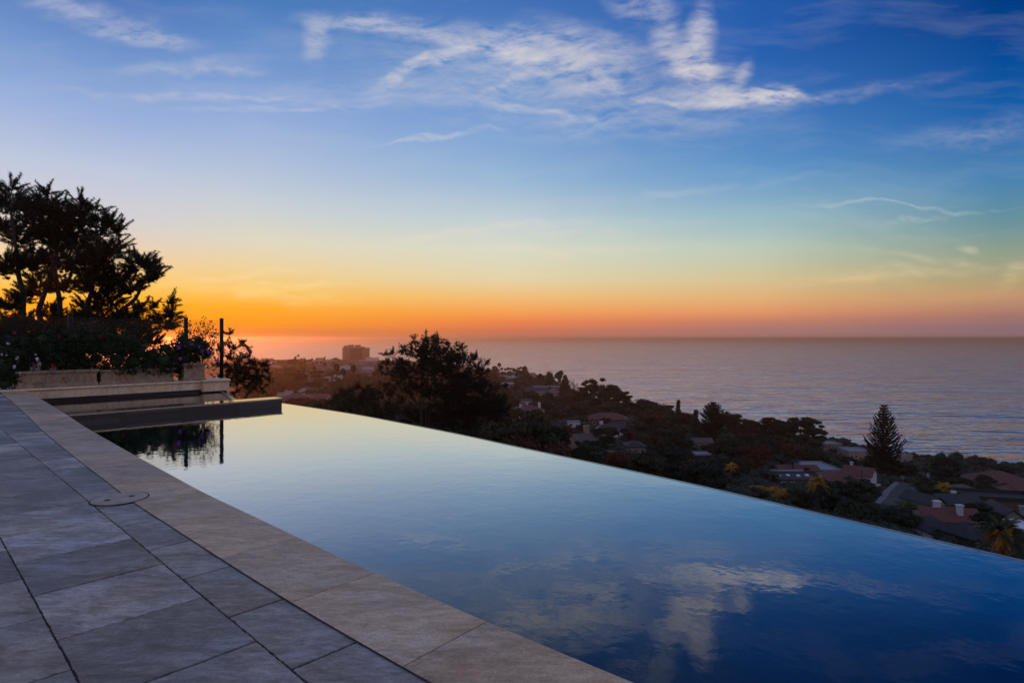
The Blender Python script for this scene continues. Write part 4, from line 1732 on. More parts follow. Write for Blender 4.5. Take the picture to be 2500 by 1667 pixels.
MID = [(1010, 830, 16), (1040, 828, 18), (1070, 832, 18), (1100, 845, 18), (1125, 850, 16), (1132, 862, 10), (985, 850, 18), (1010, 860, 24), (1045, 862, 28), (1080, 868, 26), (1112, 878, 22), (960, 860, 12), (937, 865, 12), (950, 885, 16), (980, 885, 20),
       (930, 905, 12), (955, 912, 20), (1150, 875, 14), (1162, 866, 8), (1160, 895, 20), (1185, 888, 12), (1180, 910, 18), (1140, 912, 22), (1115, 930, 24), (1085, 905, 18), (1000, 915, 22), (975, 935, 24), (1005, 950, 22), (1035, 900, 14), (940, 935, 14), (950, 960, 18),
       (1150, 940, 24), (1175, 955, 24), (1210, 945, 16), (1228, 940, 10), (1125, 965, 28), (1080, 950, 18), (1200, 975, 24), (1225, 975, 16), (1235, 995, 18), (1160, 990, 26), (1190, 1010, 24), (1110, 1000, 28), (1060, 985, 14), (980, 980, 14), (1000, 1000, 20), (1040, 1015, 26), (1085, 1030, 28), (1140, 1030, 26), (1220, 1020, 22), (960, 1000, 18)]
for _ in range(60):
    a, q_ = random.uniform(0, 6.28), math.sqrt(random.random())
    MID.append((1062 + math.cos(a) * q_ * 92, 905 + math.sin(a) * q_ * 66, random.uniform(13, 20)))
for _ in range(34):
    a, q_ = random.uniform(0, 6.28), math.sqrt(random.random())
    MID.append((1150 + math.cos(a) * q_ * 82, 975 + math.sin(a) * q_ * 48, random.uniform(13, 20)))
for _ in range(22):
    a, q_ = random.uniform(0, 6.28), math.sqrt(random.random())
    FENCE_TREE.append((598 + math.cos(a) * q_ * 52, 912 + math.sin(a) * q_ * 42, random.uniform(8, 14)))
pine_tree('coast_pine', 'big dark wide-crowned pine rising in front of the sea beyond the pool edge', 60, 3.5, MID,
          [[(1040, 1230), (1042, 1000), (1050, 960), (1040, 900), (1045, 860)], [(1044, 1230), (1050, 985), (1100, 930), (1130, 890)], [(1036, 1230), (1030, 1000), (985, 940), (960, 890)], [(1048, 1230), (1075, 985), (1130, 965), (1180, 930)]],
           .26, 190, candle=(1, 3), base_r=.20, nper=18, width=.055, limb_r=.07)
pine_tree('bushy_tree', 'dark bushy tree just beyond the last fence post and ledge end', 30, 1.2, FENCE_TREE,
          [[(560, 1250), (565, 1000), (580, 940), (570, 860)], [(562, 1250), (575, 1000), (615, 950), (630, 900)]], .13, 170, candle=(1, 3), base_r=.07, nper=20, width=.03, mat='leaf_dark', limb_r=.03)
UMB = [(880, 945, 14), (860, 950, 14), (900, 950, 14), (840, 962, 14), (915, 965, 10), (825, 975, 12), (810, 985, 8), (850, 975, 16), (880, 970, 18), (905, 985, 14), (870, 992, 14), (835, 995, 12), (925, 995, 12), (950, 985, 8), (895, 1005, 12)]
pine_tree('small_pine', 'smaller dark pine with thin forked trunks left of the big wide-crowned pine', 56, 2.0, UMB,
          [[(872, 1200), (868, 1020), (860, 980)], [(874, 1200), (880, 1020), (895, 970)], [(870, 1200), (850, 1015), (835, 980)]], .26, 170, candle=(1, 3), base_r=.09, nper=18, width=.045, limb_r=.04)


# ------------------------------------------------------------------ houses
BOXES = []     # screen boxes kept clear of nearer trees: x0,y0,x1,y1,depth
FOOT = []      # ground circles kept clear


def win(root, x, z, w, h, y, frame=True, name='window', mat='window'):
    mb = MB()
    mb.box((x, y - .02, z), (w, .08, h))
    o = mb.build(name, M[mat], root)
    if frame:
        mb = MB()
        f = max(.07, w * .07)
        mb.box((x, y - .03, z + h / 2 + f / 2), (w + 2 * f, .11, f)); mb.box((x, y - .03, z - h / 2 - f / 2), (w + 2 * f, .11, f))
        mb.box((x - w / 2 - f / 2, y - .03, z), (f, .11, h)); mb.box((x + w / 2 + f / 2, y - .03, z), (f, .11, h))
        mb.build('frame', M['trim'], o)
    return o


def roof_mesh(kind, w, dp, h, rh, ov=.5):
    mb = MB()
    a, b = w / 2 + ov, dp / 2 + ov
    z0, th = h - .05, .18
    if kind == 'gable':       # ridge along x
        vs = [(-a, -b, z0), (a, -b, z0), (a, 0, z0 + rh), (-a, 0, z0 + rh), (-a, b, z0), (a, b, z0)]
        vs += [(x, y, z + th) for x, y, z in vs]
        fs = [(6, 7, 8, 9), (9, 8, 11, 10), (1, 0, 3, 2), (2, 3, 4, 5), (0, 1, 7, 6), (5, 4, 10, 11), (0, 6, 9, 3), (3, 9, 10, 4), (1, 2, 8, 7), (2, 5, 11, 8)]
        mb.add(vs, fs)
    elif kind == 'gable_front':    # ridge along y, gable faces the front
        vs = [(-a, -b, z0), (-a, b, z0), (0, b, z0 + rh), (0, -b, z0 + rh), (a, -b, z0), (a, b, z0)]
        vs += [(x, y, z + th) for x, y, z in vs]
        fs = [(7, 6, 9, 8), (8, 9, 10, 11), (0, 1, 2, 3), (3, 2, 5, 4), (1, 0, 6, 7), (4, 5, 11, 10), (0, 3, 9, 6), (3, 4, 10, 9), (2, 1, 7, 8), (5, 2, 8, 11)]
        mb.add(vs, fs)
    elif kind == 'hip':
        r = max(a - b, .05) if a > b else .05
        vs = [(-a, -b, z0), (a, -b, z0), (a, b, z0), (-a, b, z0)]
        vs += [(x, y, z + th) for x, y, z in vs] + [(-r, 0, z0 + rh + th), (r, 0, z0 + rh + th)]
        fs = [(3, 2, 1, 0), (0, 1, 5, 4), (1, 2, 6, 5), (2, 3, 7, 6), (3, 0, 4, 7), (4, 5, 9, 8), (6, 7, 8, 9), (5, 6, 9), (7, 4, 8)]
        mb.add(vs, fs)
    else:                     # flat with parapet
        mb.box((0, 0, h + .1), (w + .3, dp + .3, .2))
        for x, y, sx, sy in ((0, -dp / 2, w + .3, .25), (0, dp / 2, w + .3, .25), (-w / 2, 0, .25, dp - .2), (w / 2, 0, .25, dp - .2)):
            mb.box((x, y, h + .2 + rh / 2), (sx, sy, rh))
    return mb


def house(base_px, wpx, label, wall='wall_white', roof='roof_red', rk='hip', h=5.5, dp=9, rh=2.2, rz=0, wins=4, storeys=1, chimney=None, door=True, dist=None, name='house', land=None, cat='house', zoff=0, wing=None, chim_mat=None, group=None):
    if dist:
        p = at(base_px[0], base_px[1], dist); p.z = tz(p.x, p.y)
    else:
        p = hit(*base_px)
    w = wpx / F * p.y
    zb = p.z + zoff
    t = empty(name, (p.x, p.y, zb), rz)
    tag(t, label, cat, group)
    mb = MB()
    mb.box((0, 0, h / 2 - 2), (w, dp, h + 4))
    if rk == 'gable':
        for s in (-1, 1):
            x = s * w / 2
            mb.add([(x, -dp / 2, h - .01), (x, dp / 2, h - .01), (x, 0, h - .1 + rh), (x - s * .2, -dp / 2, h - .01), (x - s * .2, dp / 2, h - .01), (x - s * .2, 0, h - .1 + rh)], [(0, 1, 2), (5, 4, 3), (0, 2, 5, 3), (1, 4, 5, 2)])
    if rk == 'gable_front':
        y = -dp / 2
        mb.add([(-w / 2, y, h - .01), (w / 2, y, h - .01), (0, y, h - .1 + rh), (-w / 2, y + .2, h - .01), (w / 2, y + .2, h - .01), (0, y + .2, h - .1 + rh)], [(0, 1, 2), (5, 4, 3), (0, 2, 5, 3), (1, 4, 5, 2)])
    mb.build('wall', M[wall], t)
    ro = roof_mesh(rk, w, dp, h, rh).build('roof', M[roof], t)
    per = max(1, wins)
    for st in range(storeys):
        zc = (st + .55) * h / storeys
        for k in range(wins):
            x = -w / 2 + w * (k + .5) / per
            if door and st == 0 and k == wins // 2:
                mb = MB(); mb.box((x, -dp / 2 - .02, 1.05), (1.1, .09, 2.1)); mb.build('door', M['wall_brown'], t)
                continue
            win(t, x, zc, min(1.5, w / per * .45), min(1.4, h / storeys * .42), -dp / 2, frame=wpx > 40)
    if chimney:
        for cx, cy, cw, ch in chimney:
            mb = MB()
            top = h + rh + ch
            mb.box((cx * w, cy * dp, (h * .5 + top) / 2), (cw, cw * .8, top - h * .5))
            mb.box((cx * w, cy * dp, top + .12), (cw + .3, cw * .8 + .3, .24))
            mb.build('chimney', M[chim_mat or wall], ro)
    x0, y0 = to_px((p.x - w / 2, p.y, zb + h + rh)); x1, y1 = to_px((p.x + w / 2, p.y, zb))
    BOXES.append((x0 - 3, y0 - 3, x1 + 3, y1 + (0 if wpx < 40 else 2), p.y, land))
    FOOT.append((p.x, p.y, max(w, dp) * .62))
    LANDS.append((land or label, (x0 + x1) / 2, (y0 + y1) / 2))
    return t


# --- hillside below the pool
house((1290, 1046), 66, 'white two-storey villa with a low red tiled roof among dark trees', h=6.2, dp=12, rh=2.2, storeys=2, wins=6, rz=.25, chimney=[(-.3, 0, 1.1, .5), (.45, .1, 1.2, 1.0)], land='the white villa with red roof', dist=330)
house((1484, 1038), 92, 'wide house with terracotta hipped roof on the slope behind the grey roofed house', wall='wall_brown', h=4.5, dp=13, rh=3.2, rz=-.1, land='the wide terracotta roof', dist=345)
house((1490, 1056), 66, 'grey roofed house with a bright white gable end wall', roof='roof_grey', rk='gable', h=4.0, dp=9, rh=2.6, rz=.5, chimney=[(-.42, 0, 1.5, 1.2)], land='the house with white gable', dist=300)
house((1418, 1122), 46, 'tan house with a tall square chimney just beyond the pool edge', wall='wall_tan', roof='wall_brown', rk='gable', h=5.0, dp=8, rh=2.2, rz=.4, chimney=[(.35, 0, 1.6, 2.2)], storeys=2, wins=3, land='the tan chimney house', dist=185)
house((1312, 962), 60, 'cream house with pitched brown roof on the ridge near the sea', wall='wall_pink', roof='roof_grey', rk='gable', h=5.0, dp=12, rh=3.0, wins=5, land='the cream ridge house', dist=640)
house((1352, 952), 26, 'small pink gabled house beside the cream ridge house', wall='wall_pink', roof='wall_pink', rk='gable_front', h=5, dp=10, rh=3.5, wins=2, land='the small pink gabled house', dist=660, door=False)
house((1335, 936), 64, 'long low building with a thin pale flat roof on the ridge', wall='wall_brown', roof='roof_pale', rk='flat', h=4, dp=12, rh=.6, wins=6, land='the long flat roof', dist=760)
house((1296, 916), 22, 'plain square grey building standing before the sea', wall='wall_pink', roof='roof_pale', rk='flat', h=11, dp=12, rh=.6, wins=0, land='the square grey building', dist=1000, door=False, name='apartment_building', cat='building')
house((1400, 1034), 30, 'small pale hut with a flat roof left of the white gable', wall='wall_white', roof='roof_pale', rk='flat', h=3, dp=5, rh=.4, wins=2, land='the pale flat hut', dist=320)
house((1285, 988), 26, 'little white house half hidden in trees above the white villa', wall='wall_white', roof='roof_grey', rk='gable', h=3.5, dp=7, rh=1.6, wins=2, land='the little white house', dist=470)
house((1548, 1102), 44, 'dark roofed bungalow with a pale wall deep among trees', wall='wall_tan', roof='roof_dark', rk='hip', h=3.2, dp=8, rh=1.6, wins=3, land='the dark roofed bungalow', dist=215)
house((1712, 1098), 36, 'bluish flat roofed house with a pale parapet amid dark trees', wall='roof_grey', roof='roof_pale', rk='flat', h=3.2, dp=6, rh=.4, wins=3, land='the bluish flat roof', dist=240)
house((1712, 1056), 48, 'brown tiled roof house with a pale ridge beneath the flat-topped conifer', wall='wall_tan', roof='wall_brown', rk='gable', h=3.5, dp=8, rh=2.2, wins=3, land='the brown tiled house', dist=330)
t = house((2022, 1098), 44, 'modern grey villa with columns and a flat pale roof facing the sea', wall='wall_tan', roof='roof_pale', rk='flat', h=5.5, dp=10, rh=.5, wins=5, storeys=2, land='the modern grey villa', dist=365)
house((1942, 1168), 96, 'long low house with red tiled rear roof', wall='wall_brown', roof='roof_red', rk='gable', h=3.2, dp=8, rh=1.6, wins=0, door=False, land='the long red roof', dist=236)
t = house((1932, 1184), 104, 'low building with a wide dark flat roof set with four bright skylights', wall='wall_brown', roof='roof_dark', rk='flat', h=2.6, dp=15, rh=.15, wins=5, land='the skylight roof', dist=214)
w_ = 104 / F * 214
for k in range(4):
    mb = MB(); mb.box((-w_ * .36 + k * w_ * .22, -2.5 + .6 * (k % 2), 3.05), (1.1, 1.1, .5)); mb.build('skylight', M['skylight'], t)
mb = MB(); mb.box((.5, 5.2, 3.15), (w_ * .8, 1.0, .5)); mb.build('roof_ridge', M['roof_pale'], t)
house((1990, 1160), 74, 'L-shaped pale blue flat roof beside the long red roof', wall='roof_grey', roof='roof_pale', rk='flat', h=3.2, dp=16, rh=.5, wins=0, door=False, land='the pale blue flat roof', dist=245)
house((2052, 1176), 84, 'red tiled house beside the golden palm', wall='wall_tan', roof='roof_red', rk='hip', h=3.6, dp=14, rh=2.8, wins=4, rz=-.2, land='the red tiled house', dist=218)
house((2098, 1184), 62, 'red roofed house with a tall white gable end and arched doorway', wall='wall_white', roof='roof_red', rk='gable', h=4.2, dp=9, rh=2.6, wins=3, rz=-.75, land='the tall white gable', dist=222, chimney=[(-.3, .1, .9, 1.0)])
house((2086, 1130), 56, 'pink flat roofed house by the shore left of the tall conifer', wall='wall_pink', roof='roof_pale', rk='flat', h=4.5, dp=12, rh=.8, wins=5, land='the pink shore house', dist=330)
house((2192, 1130), 42, 'rose coloured seaside house right of the tall conifer', wall='wall_pink', roof='roof_pale', rk='flat', h=5.5, dp=10, rh=.8, wins=3, land='the rose seaside house', dist=325)
house((2140, 1146), 90, 'dim low house with blue flat roof at the foot of the tall conifer', wall='roof_grey', roof='roof_grey', rk='flat', h=3.2, dp=10, rh=.5, wins=4, land='the dim low house', dist=285)
house((2430, 1170), 120, 'wide red tiled villa near the shore with a low ridge', wall='wall_tan', roof='roof_red', rk='hip', h=4.2, dp=16, rh=3.6, wins=6, rz=.12, land='the wide red villa', dist=240)
house((2500, 1180), 80, 'tiled house with white window frames joined to the wide red villa', wall='wall_tan', roof='roof_red', rk='gable', h=4.0, dp=10, rh=2.0, wins=3, land='the tiled end house', dist=212)
t = house((2430, 1240), 160, 'low dark garage block with a pale parapet along its top', wall='wall_brown', roof='roof_dark', rk='flat', h=5.0, dp=9, rh=.9, wins=0, door=False, land='the dark garage block', dist=162, zoff=1.0, rz=-.22)
house((2350, 1206), 30, 'small square tower house with a tiled cap above the grey roofs', wall='wall_brown', roof='wall_brown', rk='hip', h=6.2, dp=4, rh=.9, wins=1, door=False, land='the small square tower', dist=176)
house((2404, 1192), 38, 'plain tan block wall house behind the dark garage block', wall='wall_tan', roof='wall_tan', rk='flat', h=3.6, dp=4, rh=.3, wins=0, door=False, land='the plain tan block', dist=186)
house((2330, 1252), 88, 'long grey shingled house with cream walls and a white dormer chimney', wall='wall_sage', roof='roof_grey', rk='gable', h=3.4, dp=8, rh=1.9, wins=5, rz=-.1, chimney=[(0, .05, 1.0, .5)], chim_mat='wall_white', land='the long grey shingled house', dist=160)
house((2252, 1258), 50, 'grey hipped cottage with sage walls left of the long grey house', wall='wall_sage', roof='roof_grey', rk='gable_front', h=2.6, dp=8, rh=2.0, wins=2, rz=.35, land='the sage cottage', dist=158)
house((2446, 1270), 66, 'sage gabled house with red brown roof and a tall pale chimney', wall='wall_sage', roof='roof_grey', rk='gable_front', h=3.0, dp=9, rh=2.6, wins=0, door=False, rz=-.25, chimney=[(.50, -.2, 1.0, .2)], land='the sage gabled house', dist=140)
house((2310, 1300), 124, 'dark red tiled house with two white chimneys just beyond the pool edge', wall='wall_cream', roof='roof_red', rk='gable', h=2.8, dp=8, rh=1.9, wins=5, rz=-.12, chimney=[(-.07, .25, 1.2, .8), (.14, -.25, 1.0, 1.1)], chim_mat='wall_white', land='the house with two white chimneys', dist=128)
house((2272, 1322), 64, 'dark hipped roof cottage in front of the red tiled house', wall='wall_white', roof='roof_dark', rk='hip', h=2.4, dp=8, rh=2.3, wins=4, land='the dark hipped cottage', dist=116)
house((2352, 1340), 62, 'small house with dark hipped roof right in front of the second white chimney', wall='roof_grey', roof='roof_dark', rk='hip', h=2.2, dp=7, rh=1.9, wins=3, rz=.3, land='the dark hipped roof', dist=108)
house((2500, 1290), 50, 'house with pale blue white trimmed terrace at the hillside corner', wall='wall_brown', roof='trim', rk='flat', h=3.2, dp=8, rh=.4, wins=3, land='the white trimmed terrace', dist=120)
# --- town on the left
house((690, 982), 40, 'white walled house with a tall gable wall low in the hazy town', wall='wall_white', roof='roof_grey', rk='gable_front', h=6, dp=9, rh=2.5, wins=2, land='the tall white wall house', dist=430)
house((724, 990), 82, 'wide low red roof in the hazy town just above the pool edge', wall='wall_pink', roof='roof_red', rk='hip', h=3.0, dp=18, rh=3, wins=3, land='the wide low red roof', dist=400)
house((778, 988), 50, 'second low red roof with a pale dormer right of the wide one', wall='wall_white', roof='roof_red', rk='gable', h=3.0, dp=14, rh=3, wins=3, land='the second low red roof', dist=410)
house((746, 976), 30, 'small white house with a peaked roof among dark round trees', wall='wall_white', roof='roof_grey', rk='gable_front', h=4, dp=8, rh=3, wins=2, land='the small peaked white house', dist=450)
for i, (px, py, wp, d, la) in enumerate([(826, 938, 18, 640, 'tiny white house under the three tall palms'), (780, 926, 26, 760, 'pale roofed cottage left of the tall palms'), (843, 916, 22, 900, 'pinkish low house between the tall palms'), (900, 925, 26, 820, 'peaked pale roof beside the ribbed building'),
                                         (930, 930, 20, 760, 'small white house next to the big pine crown'), (675, 906, 24, 900, 'hazy pink house left of the round trees'), (667, 898, 14, 1100, 'tall narrow hazy house near the fence tree'), (745, 938, 20, 700, 'low white roof in the middle of the town trees'), (800, 940, 18, 640, 'white gabled cottage left of the palm trunks'),
                                         (1225, 912, 30, 980, 'row house with white walls under the far palms'), (1255, 906, 30, 1050, 'pale apartment house among the ridge palms'), (1240, 940, 36, 760, 'pinkish brown roofed house below the far palms'), (1180, 945, 22, 700, 'pale house right behind the big pine crown')]):
    house((px, py), wp, la, wall=('wall_white', 'wall_pink')[i % 2], roof=('roof_pale', 'roof_grey', 'wall_pink')[i % 3], rk=('gable', 'gable_front', 'hip')[i % 3], h=4.5, dp=9, rh=2.6, wins=2, dist=d, land='the ' + la, door=False)

# tower hotel
TD_ = 1400
x0 = (837 - 1250) / F * TD_; x1 = (898 - 1250) / F * TD_
gz = -54.0
t = empty('tower_hotel', ((x0 + x1) / 2, TD_, gz)); tag(t, 'tall brown slab tower block standing above the hazy town by the sea', 'building')
wv = [M['concrete']]
m1 = plain('tower_concrete', (.36, .16, .10), .85, vary=.1, scale=.1)
ztw = HC - (848 - HY) / F * TD_ - gz
segs = [(-.50, -.385, 0, 1.0), (-.385, -.34, 3, .99), (-.34, -.30, 0, 1.0), (-.30, -.20, 3, .99), (-.20, .30, 1, 1.0), (.30, .34, 0, .985), (.34, .44, 4, .975), (.44, .50, 6, .97)]
wt = x1 - x0
mb = MB()
for a, b, off, hh in segs:
    mb.box(((a + b) / 2 * wt, off / 2 + 7, ztw * hh / 2), ((b - a) * wt - .01, 14 + 8 - off, ztw * hh))
mb.build('wall', m1, t)
mb = MB()
for a, b, z1 in ((-.48, -.33, 4.5), (-.30, -.10, 6.5), (-.03, .17, 6.2), (.2, .32, 2.0)):
    mb.box(((a + b) / 2 * wt, 8, ztw + z1 / 2 - .3), ((b - a) * wt, 9, z1))
mb.build('roof_plant', m1, t)
wm = None
for r in range(10):
    for c in range(9):
        if wm is None:
            mb = MB(); mb.box((0, 0, 0), (2.6, .3, 1.9)); wo_ = mb.build('window', M['window'], t); wm = wo_
        else:
            wo_ = wm.copy(); COL.objects.link(wo_); wo_.parent = t
        wo_.location = ((-.18 + .46 * c / 8) * wt, -3.55, 4 + r * (ztw - 6) / 10 + 1.2)
BOXES.append((836, 848, 899, 886, 1400, None)); LANDS.append(('the tall tower block', 868, 865)); FOOT.append(((x0 + x1) / 2, TD_, 45))


def block(px0, px1, pyt, pyb, d, dp, label, mat='concrete', rows=3, ncol=6, top=None, name='apartment_building', land=None, slabs=False):
    xa, xb = (px0 - 1250) / F * d, (px1 - 1250) / F * d
    zt = HC - (pyt - HY) / F * d; zb = HC - (pyb - HY) / F * d - 3
    t = empty(name, ((xa + xb) / 2, d, zb)); tag(t, label, 'building')
    w, h = xb - xa, zt - zb
    mb = MB(); mb.box((0, dp / 2, h / 2), (w, dp, h)); mb.build('wall', M[mat], t)
    mb = MB(); mb.box((0, dp / 2, h + .4), (w + .8, dp + .8, .8)); mb.build('roof', M['roof_pale'], t)
    if slabs:
        for k in range(rows):
            mb = MB(); mb.box((0, -.5, h * (k + .9) / rows), (w + .4, 1.0, .7)); mb.build('balcony', M['concrete'], t)
    if top:
        a, b, hh = top
        mb = MB(); mb.box(((a + b) / 2 * w, dp / 2, h + .8 + hh / 2), ((b - a) * w, dp * .6, hh)); mb.build('penthouse', M[mat], t)
    for r in range(rows):
        for c in range(ncol):
            mb = MB(); mb.box((-w / 2 + w * (c + .5) / ncol, -.03, h * (r + .5) / rows), (w / ncol * .5, .12, h / rows * .5)); mb.build('window', M['window'], t)
    BOXES.append((px0, pyt - 3, px1, pyb - 6, d, None)); LANDS.append((land, (px0 + px1) / 2, (pyt + pyb) / 2)); FOOT.append(((xa + xb) / 2, d, w * .6))


block(876, 925, 881, 902, 1250, 22, 'white stepped apartment building to the right of the tower foot', rows=3, ncol=8, top=(-.2, .42, 6), land='the white stepped building', slabs=True)
block(869, 912, 898, 918, 1000, 18, 'low ribbed building with vertical fins below the white stepped one', mat='wall_pink', rows=1, ncol=14, land='the ribbed building')
block(766, 818, 881, 908, 1150, 18, 'cream apartment block with square windows behind the fan palms', mat='wall_pink', rows=4, ncol=8, top=(-.45, -.15, 5), land='the cream apartment block')
block(825, 880, 890, 908, 1150, 30, 'broad terracotta brown hall at the foot of the tower', mat='wall_brown', rows=1, ncol=5, land='the broad brown hall')
block(690, 712, 884, 902, 1200, 12, 'narrow hazy white building behind the rounded trees', mat='concrete', rows=3, ncol=3, land='the narrow hazy building')

# neighbour's house behind the fence at the far left
p = at(30, 880, 27)
t = empty('neighbour_house', (p.x, p.y, -6), .5); tag(t, 'dim neighbouring house with grey roof and white fascia glimpsed behind the fence glass', 'house')
mb = MB(); mb.box((-4, 3, 3.2), (11, 6, 6.4)); mb.build('wall', M['wall_white'], t)
mb = MB(); mb.box((-4, 3, 6.55), (12.2, 7.4, .16)); mb.build('fascia', M['trim'], t)
rm = roof_mesh('hip', 11, 6, 6.7, 1.0, .6)
o = rm.build('roof', M['roof_grey'], t); o.location = (-4, 3, 0)
for k in range(3):
    win(t, -7.5 + k * 3.2, 4.9, 1.6, 1.5, 0, name='window')

# ------------------------------------------------------------------ road, cars, poles
road_px = [(2120, 1262), (2150, 1245), (2205, 1215), (2238, 1190), (2258, 1168), (2262, 1155)]
cl = [hit(px, py, 60) for px, py in [(2172, 1262), (2185, 1240), (2205, 1215), (2222, 1192), (2232, 1174), (2236, 1160)]]
WR = [7.5, 7.5, 7.5, 7, 7, 7]
rl, rr_ = [], []
fine = []
for i in range(len(cl) - 1):
    for k in range(8):
        fine.append((cl[i].lerp(cl[i + 1], k / 8), WR[i] + (WR[i + 1] - WR[i]) * k / 8))
fine.append((cl[-1], WR[-1]))
mbr, mbk = MB(), MB()
rows = []
for i, (p, w) in enumerate(fine):
    tn = (fine[min(i + 1, len(fine) - 1)][0] - fine[max(i - 1, 0)][0]); tn.z = 0; tn.normalize()
    n2 = Vector((tn.y, -tn.x, 0))
    z = max(tz(p.x + n2.x * o_, p.y + n2.y * o_) for o_ in (-w / 2 - 1, -w / 4, 0, w / 4, w / 2 + 1)) + .35
    rows.append((p, n2, w, z))
zs = [r[3] for r in rows]
zs = [sum(zs[max(0, i - 3):i + 4]) / len(zs[max(0, i - 3):i + 4]) for i in range(len(zs))]
for i in range(len(rows) - 1):
    q = []
    for (p, n2, w, _), z in ((rows[i], zs[i]), (rows[i + 1], zs[i + 1])):
        q.append((p, n2, w, z))
    for mbx, offs in ((mbr, [(-.5, 0), (.5, 0)]), ):
        vs = [(p.x + n2.x * w * a, p.y + n2.y * w * a, z) for p, n2, w, z in q for a, _ in offs]
        mbx.add(vs, [(0, 1, 3, 2)])
    for s in (-1, 1):
        vs = []
        for p, n2, w, z in q:
            for o_, dz_ in ((w / 2 + .01, -.6), (w / 2 + .01, .14), (w / 2 + .35, .15), (w / 2 + 1.9, .16), (w / 2 + 1.9, -1.2)):
                vs.append((p.x + n2.x * o_ * s, p.y + n2.y * o_ * s, z + dz_))
        mbk.add(vs, [(j, j + 1, j + 6, j + 5) for j in range(4)])
tag(mbr.build('road', M['asphalt']), kind='structure')
tag(mbk.build('pavement', M['kerb']), kind='structure')
BOXES.append((2135, 1168, 2245, 1225, 1000, None)); BOXES.append((1962, 1150, 2030, 1235, 124, None)); BOXES.append((1835, 1176, 1965, 1215, 136, None)); BOXES.append((1768, 1122, 1806, 1195, 164, None)); BOXES.append((2120, 990, 2200, 1110, 262, None)); BOXES.append((2385, 1262, 2500, 1345, 74, None))
for px, py in ((2150, 1240), (2185, 1235), (2205, 1215), (2222, 1192), (2232, 1174)):
    q = hit(px, py, 60); FOOT.append((q.x, q.y, 8))


def car(base, rz, paint, label):
    t = empty('parked_car', base, rz); tag(t, label, 'car', 'cars parked on the hillside streets')
    mb = MB()
    prof = [(-2.2, .35), (2.2, .35), (2.25, .75), (1.9, .92), (.95, 1.0), (-1.9, 1.02), (-2.25, .85)]
    vs = [(x, y, z) for y in (-.88, .88) for x, z in prof]; n = len(prof)
    mb.add(vs, [tuple(reversed(range(n)))[::-1], tuple(range(2 * n - 1, n - 1, -1))] + [(i, n + i, n + (i + 1) % n, (i + 1) % n) for i in range(n)])
    mb.build('body', M[paint], t)
    mb = MB()
    cp = [(1.0, .99), (.45, 1.42), (-1.1, 1.45), (-1.8, 1.0)]
    vs = [(x, y * (1 if z < 1.1 else .82), z) for y in (-.80, .80) for x, z in cp]
    mb.add(vs, [(0, 1, 2, 3), (7, 6, 5, 4)] + [(i, 4 + i, 4 + (i + 1) % 4, (i + 1) % 4) for i in range(4)])
    mb.build('window', M['window'], t)
    mb = MB(); mb.box((-.35, 0, 1.455), (1.5, 1.25, .03)); mb.build('roof', M[paint], t)
    for x in (-1.35, 1.35):
        for y in (-.82, .82):
            mb = MB(); mb.tube([(x, y - .1, .33), (x, y + .1, .33)], .33, 12); mb.build('wheel', M['rubber'], t)


def on_ground(px, py, dz=.3):
    q = hit(px, py, 60); q.z += dz
    return q


car(on_ground(2136, 1196, .7), .5, 'car_white', 'pale car parked on the drive beside the road')
car(on_ground(2231, 1166, .8), 1.2, 'car_white', 'white car parked at the far end of the road')
car(on_ground(2016, 1124, .8), .1, 'car_white', 'light blue car below the modern grey villa')


def utility_pole(px, pyt, pyb, d, label, arms=1):
    p = at(px, pyb, d); p.z = tz(p.x, p.y)
    zt = HC - (pyt - HY) / F * d
    t = empty('utility_pole', p); tag(t, label, 'utility pole', 'wooden utility poles')
    mb = MB(); mb.tube([(0, 0, -.5), (0, 0, zt - p.z)], [.19, .13], 8); mb.build('pole', M['pole'], t)
    for k in range(arms):
        mb = MB(); mb.box((0, 0, zt - p.z - .5 - k * 1.3), (3.2 - .6 * k, .16, .2))
        ca = mb.build('crossarm', M['pole'], t)
        for x in (-1.4, -.5, .5, 1.4):
            mb = MB(); mb.tube([(x * (1 - .2 * k), 0, zt - p.z - .4 - k * 1.3), (x * (1 - .2 * k), 0, zt - p.z - .12 - k * 1.3)], .07, 6); mb.build('insulator', M['trim'], ca)


utility_pole(2199, 1096, 1140, 280, 'tall wooden utility pole with crossarms just right of the tall conifer', 2)
utility_pole(2240, 1130, 1150, 280, 'short distant utility pole at the shore end of the road')
utility_pole(2104, 1142, 1192, 200, 'grey utility pole beside the white gable end house', 1)
utility_pole(1287, 925, 948, 700, 'thin pole above the cream ridge house')

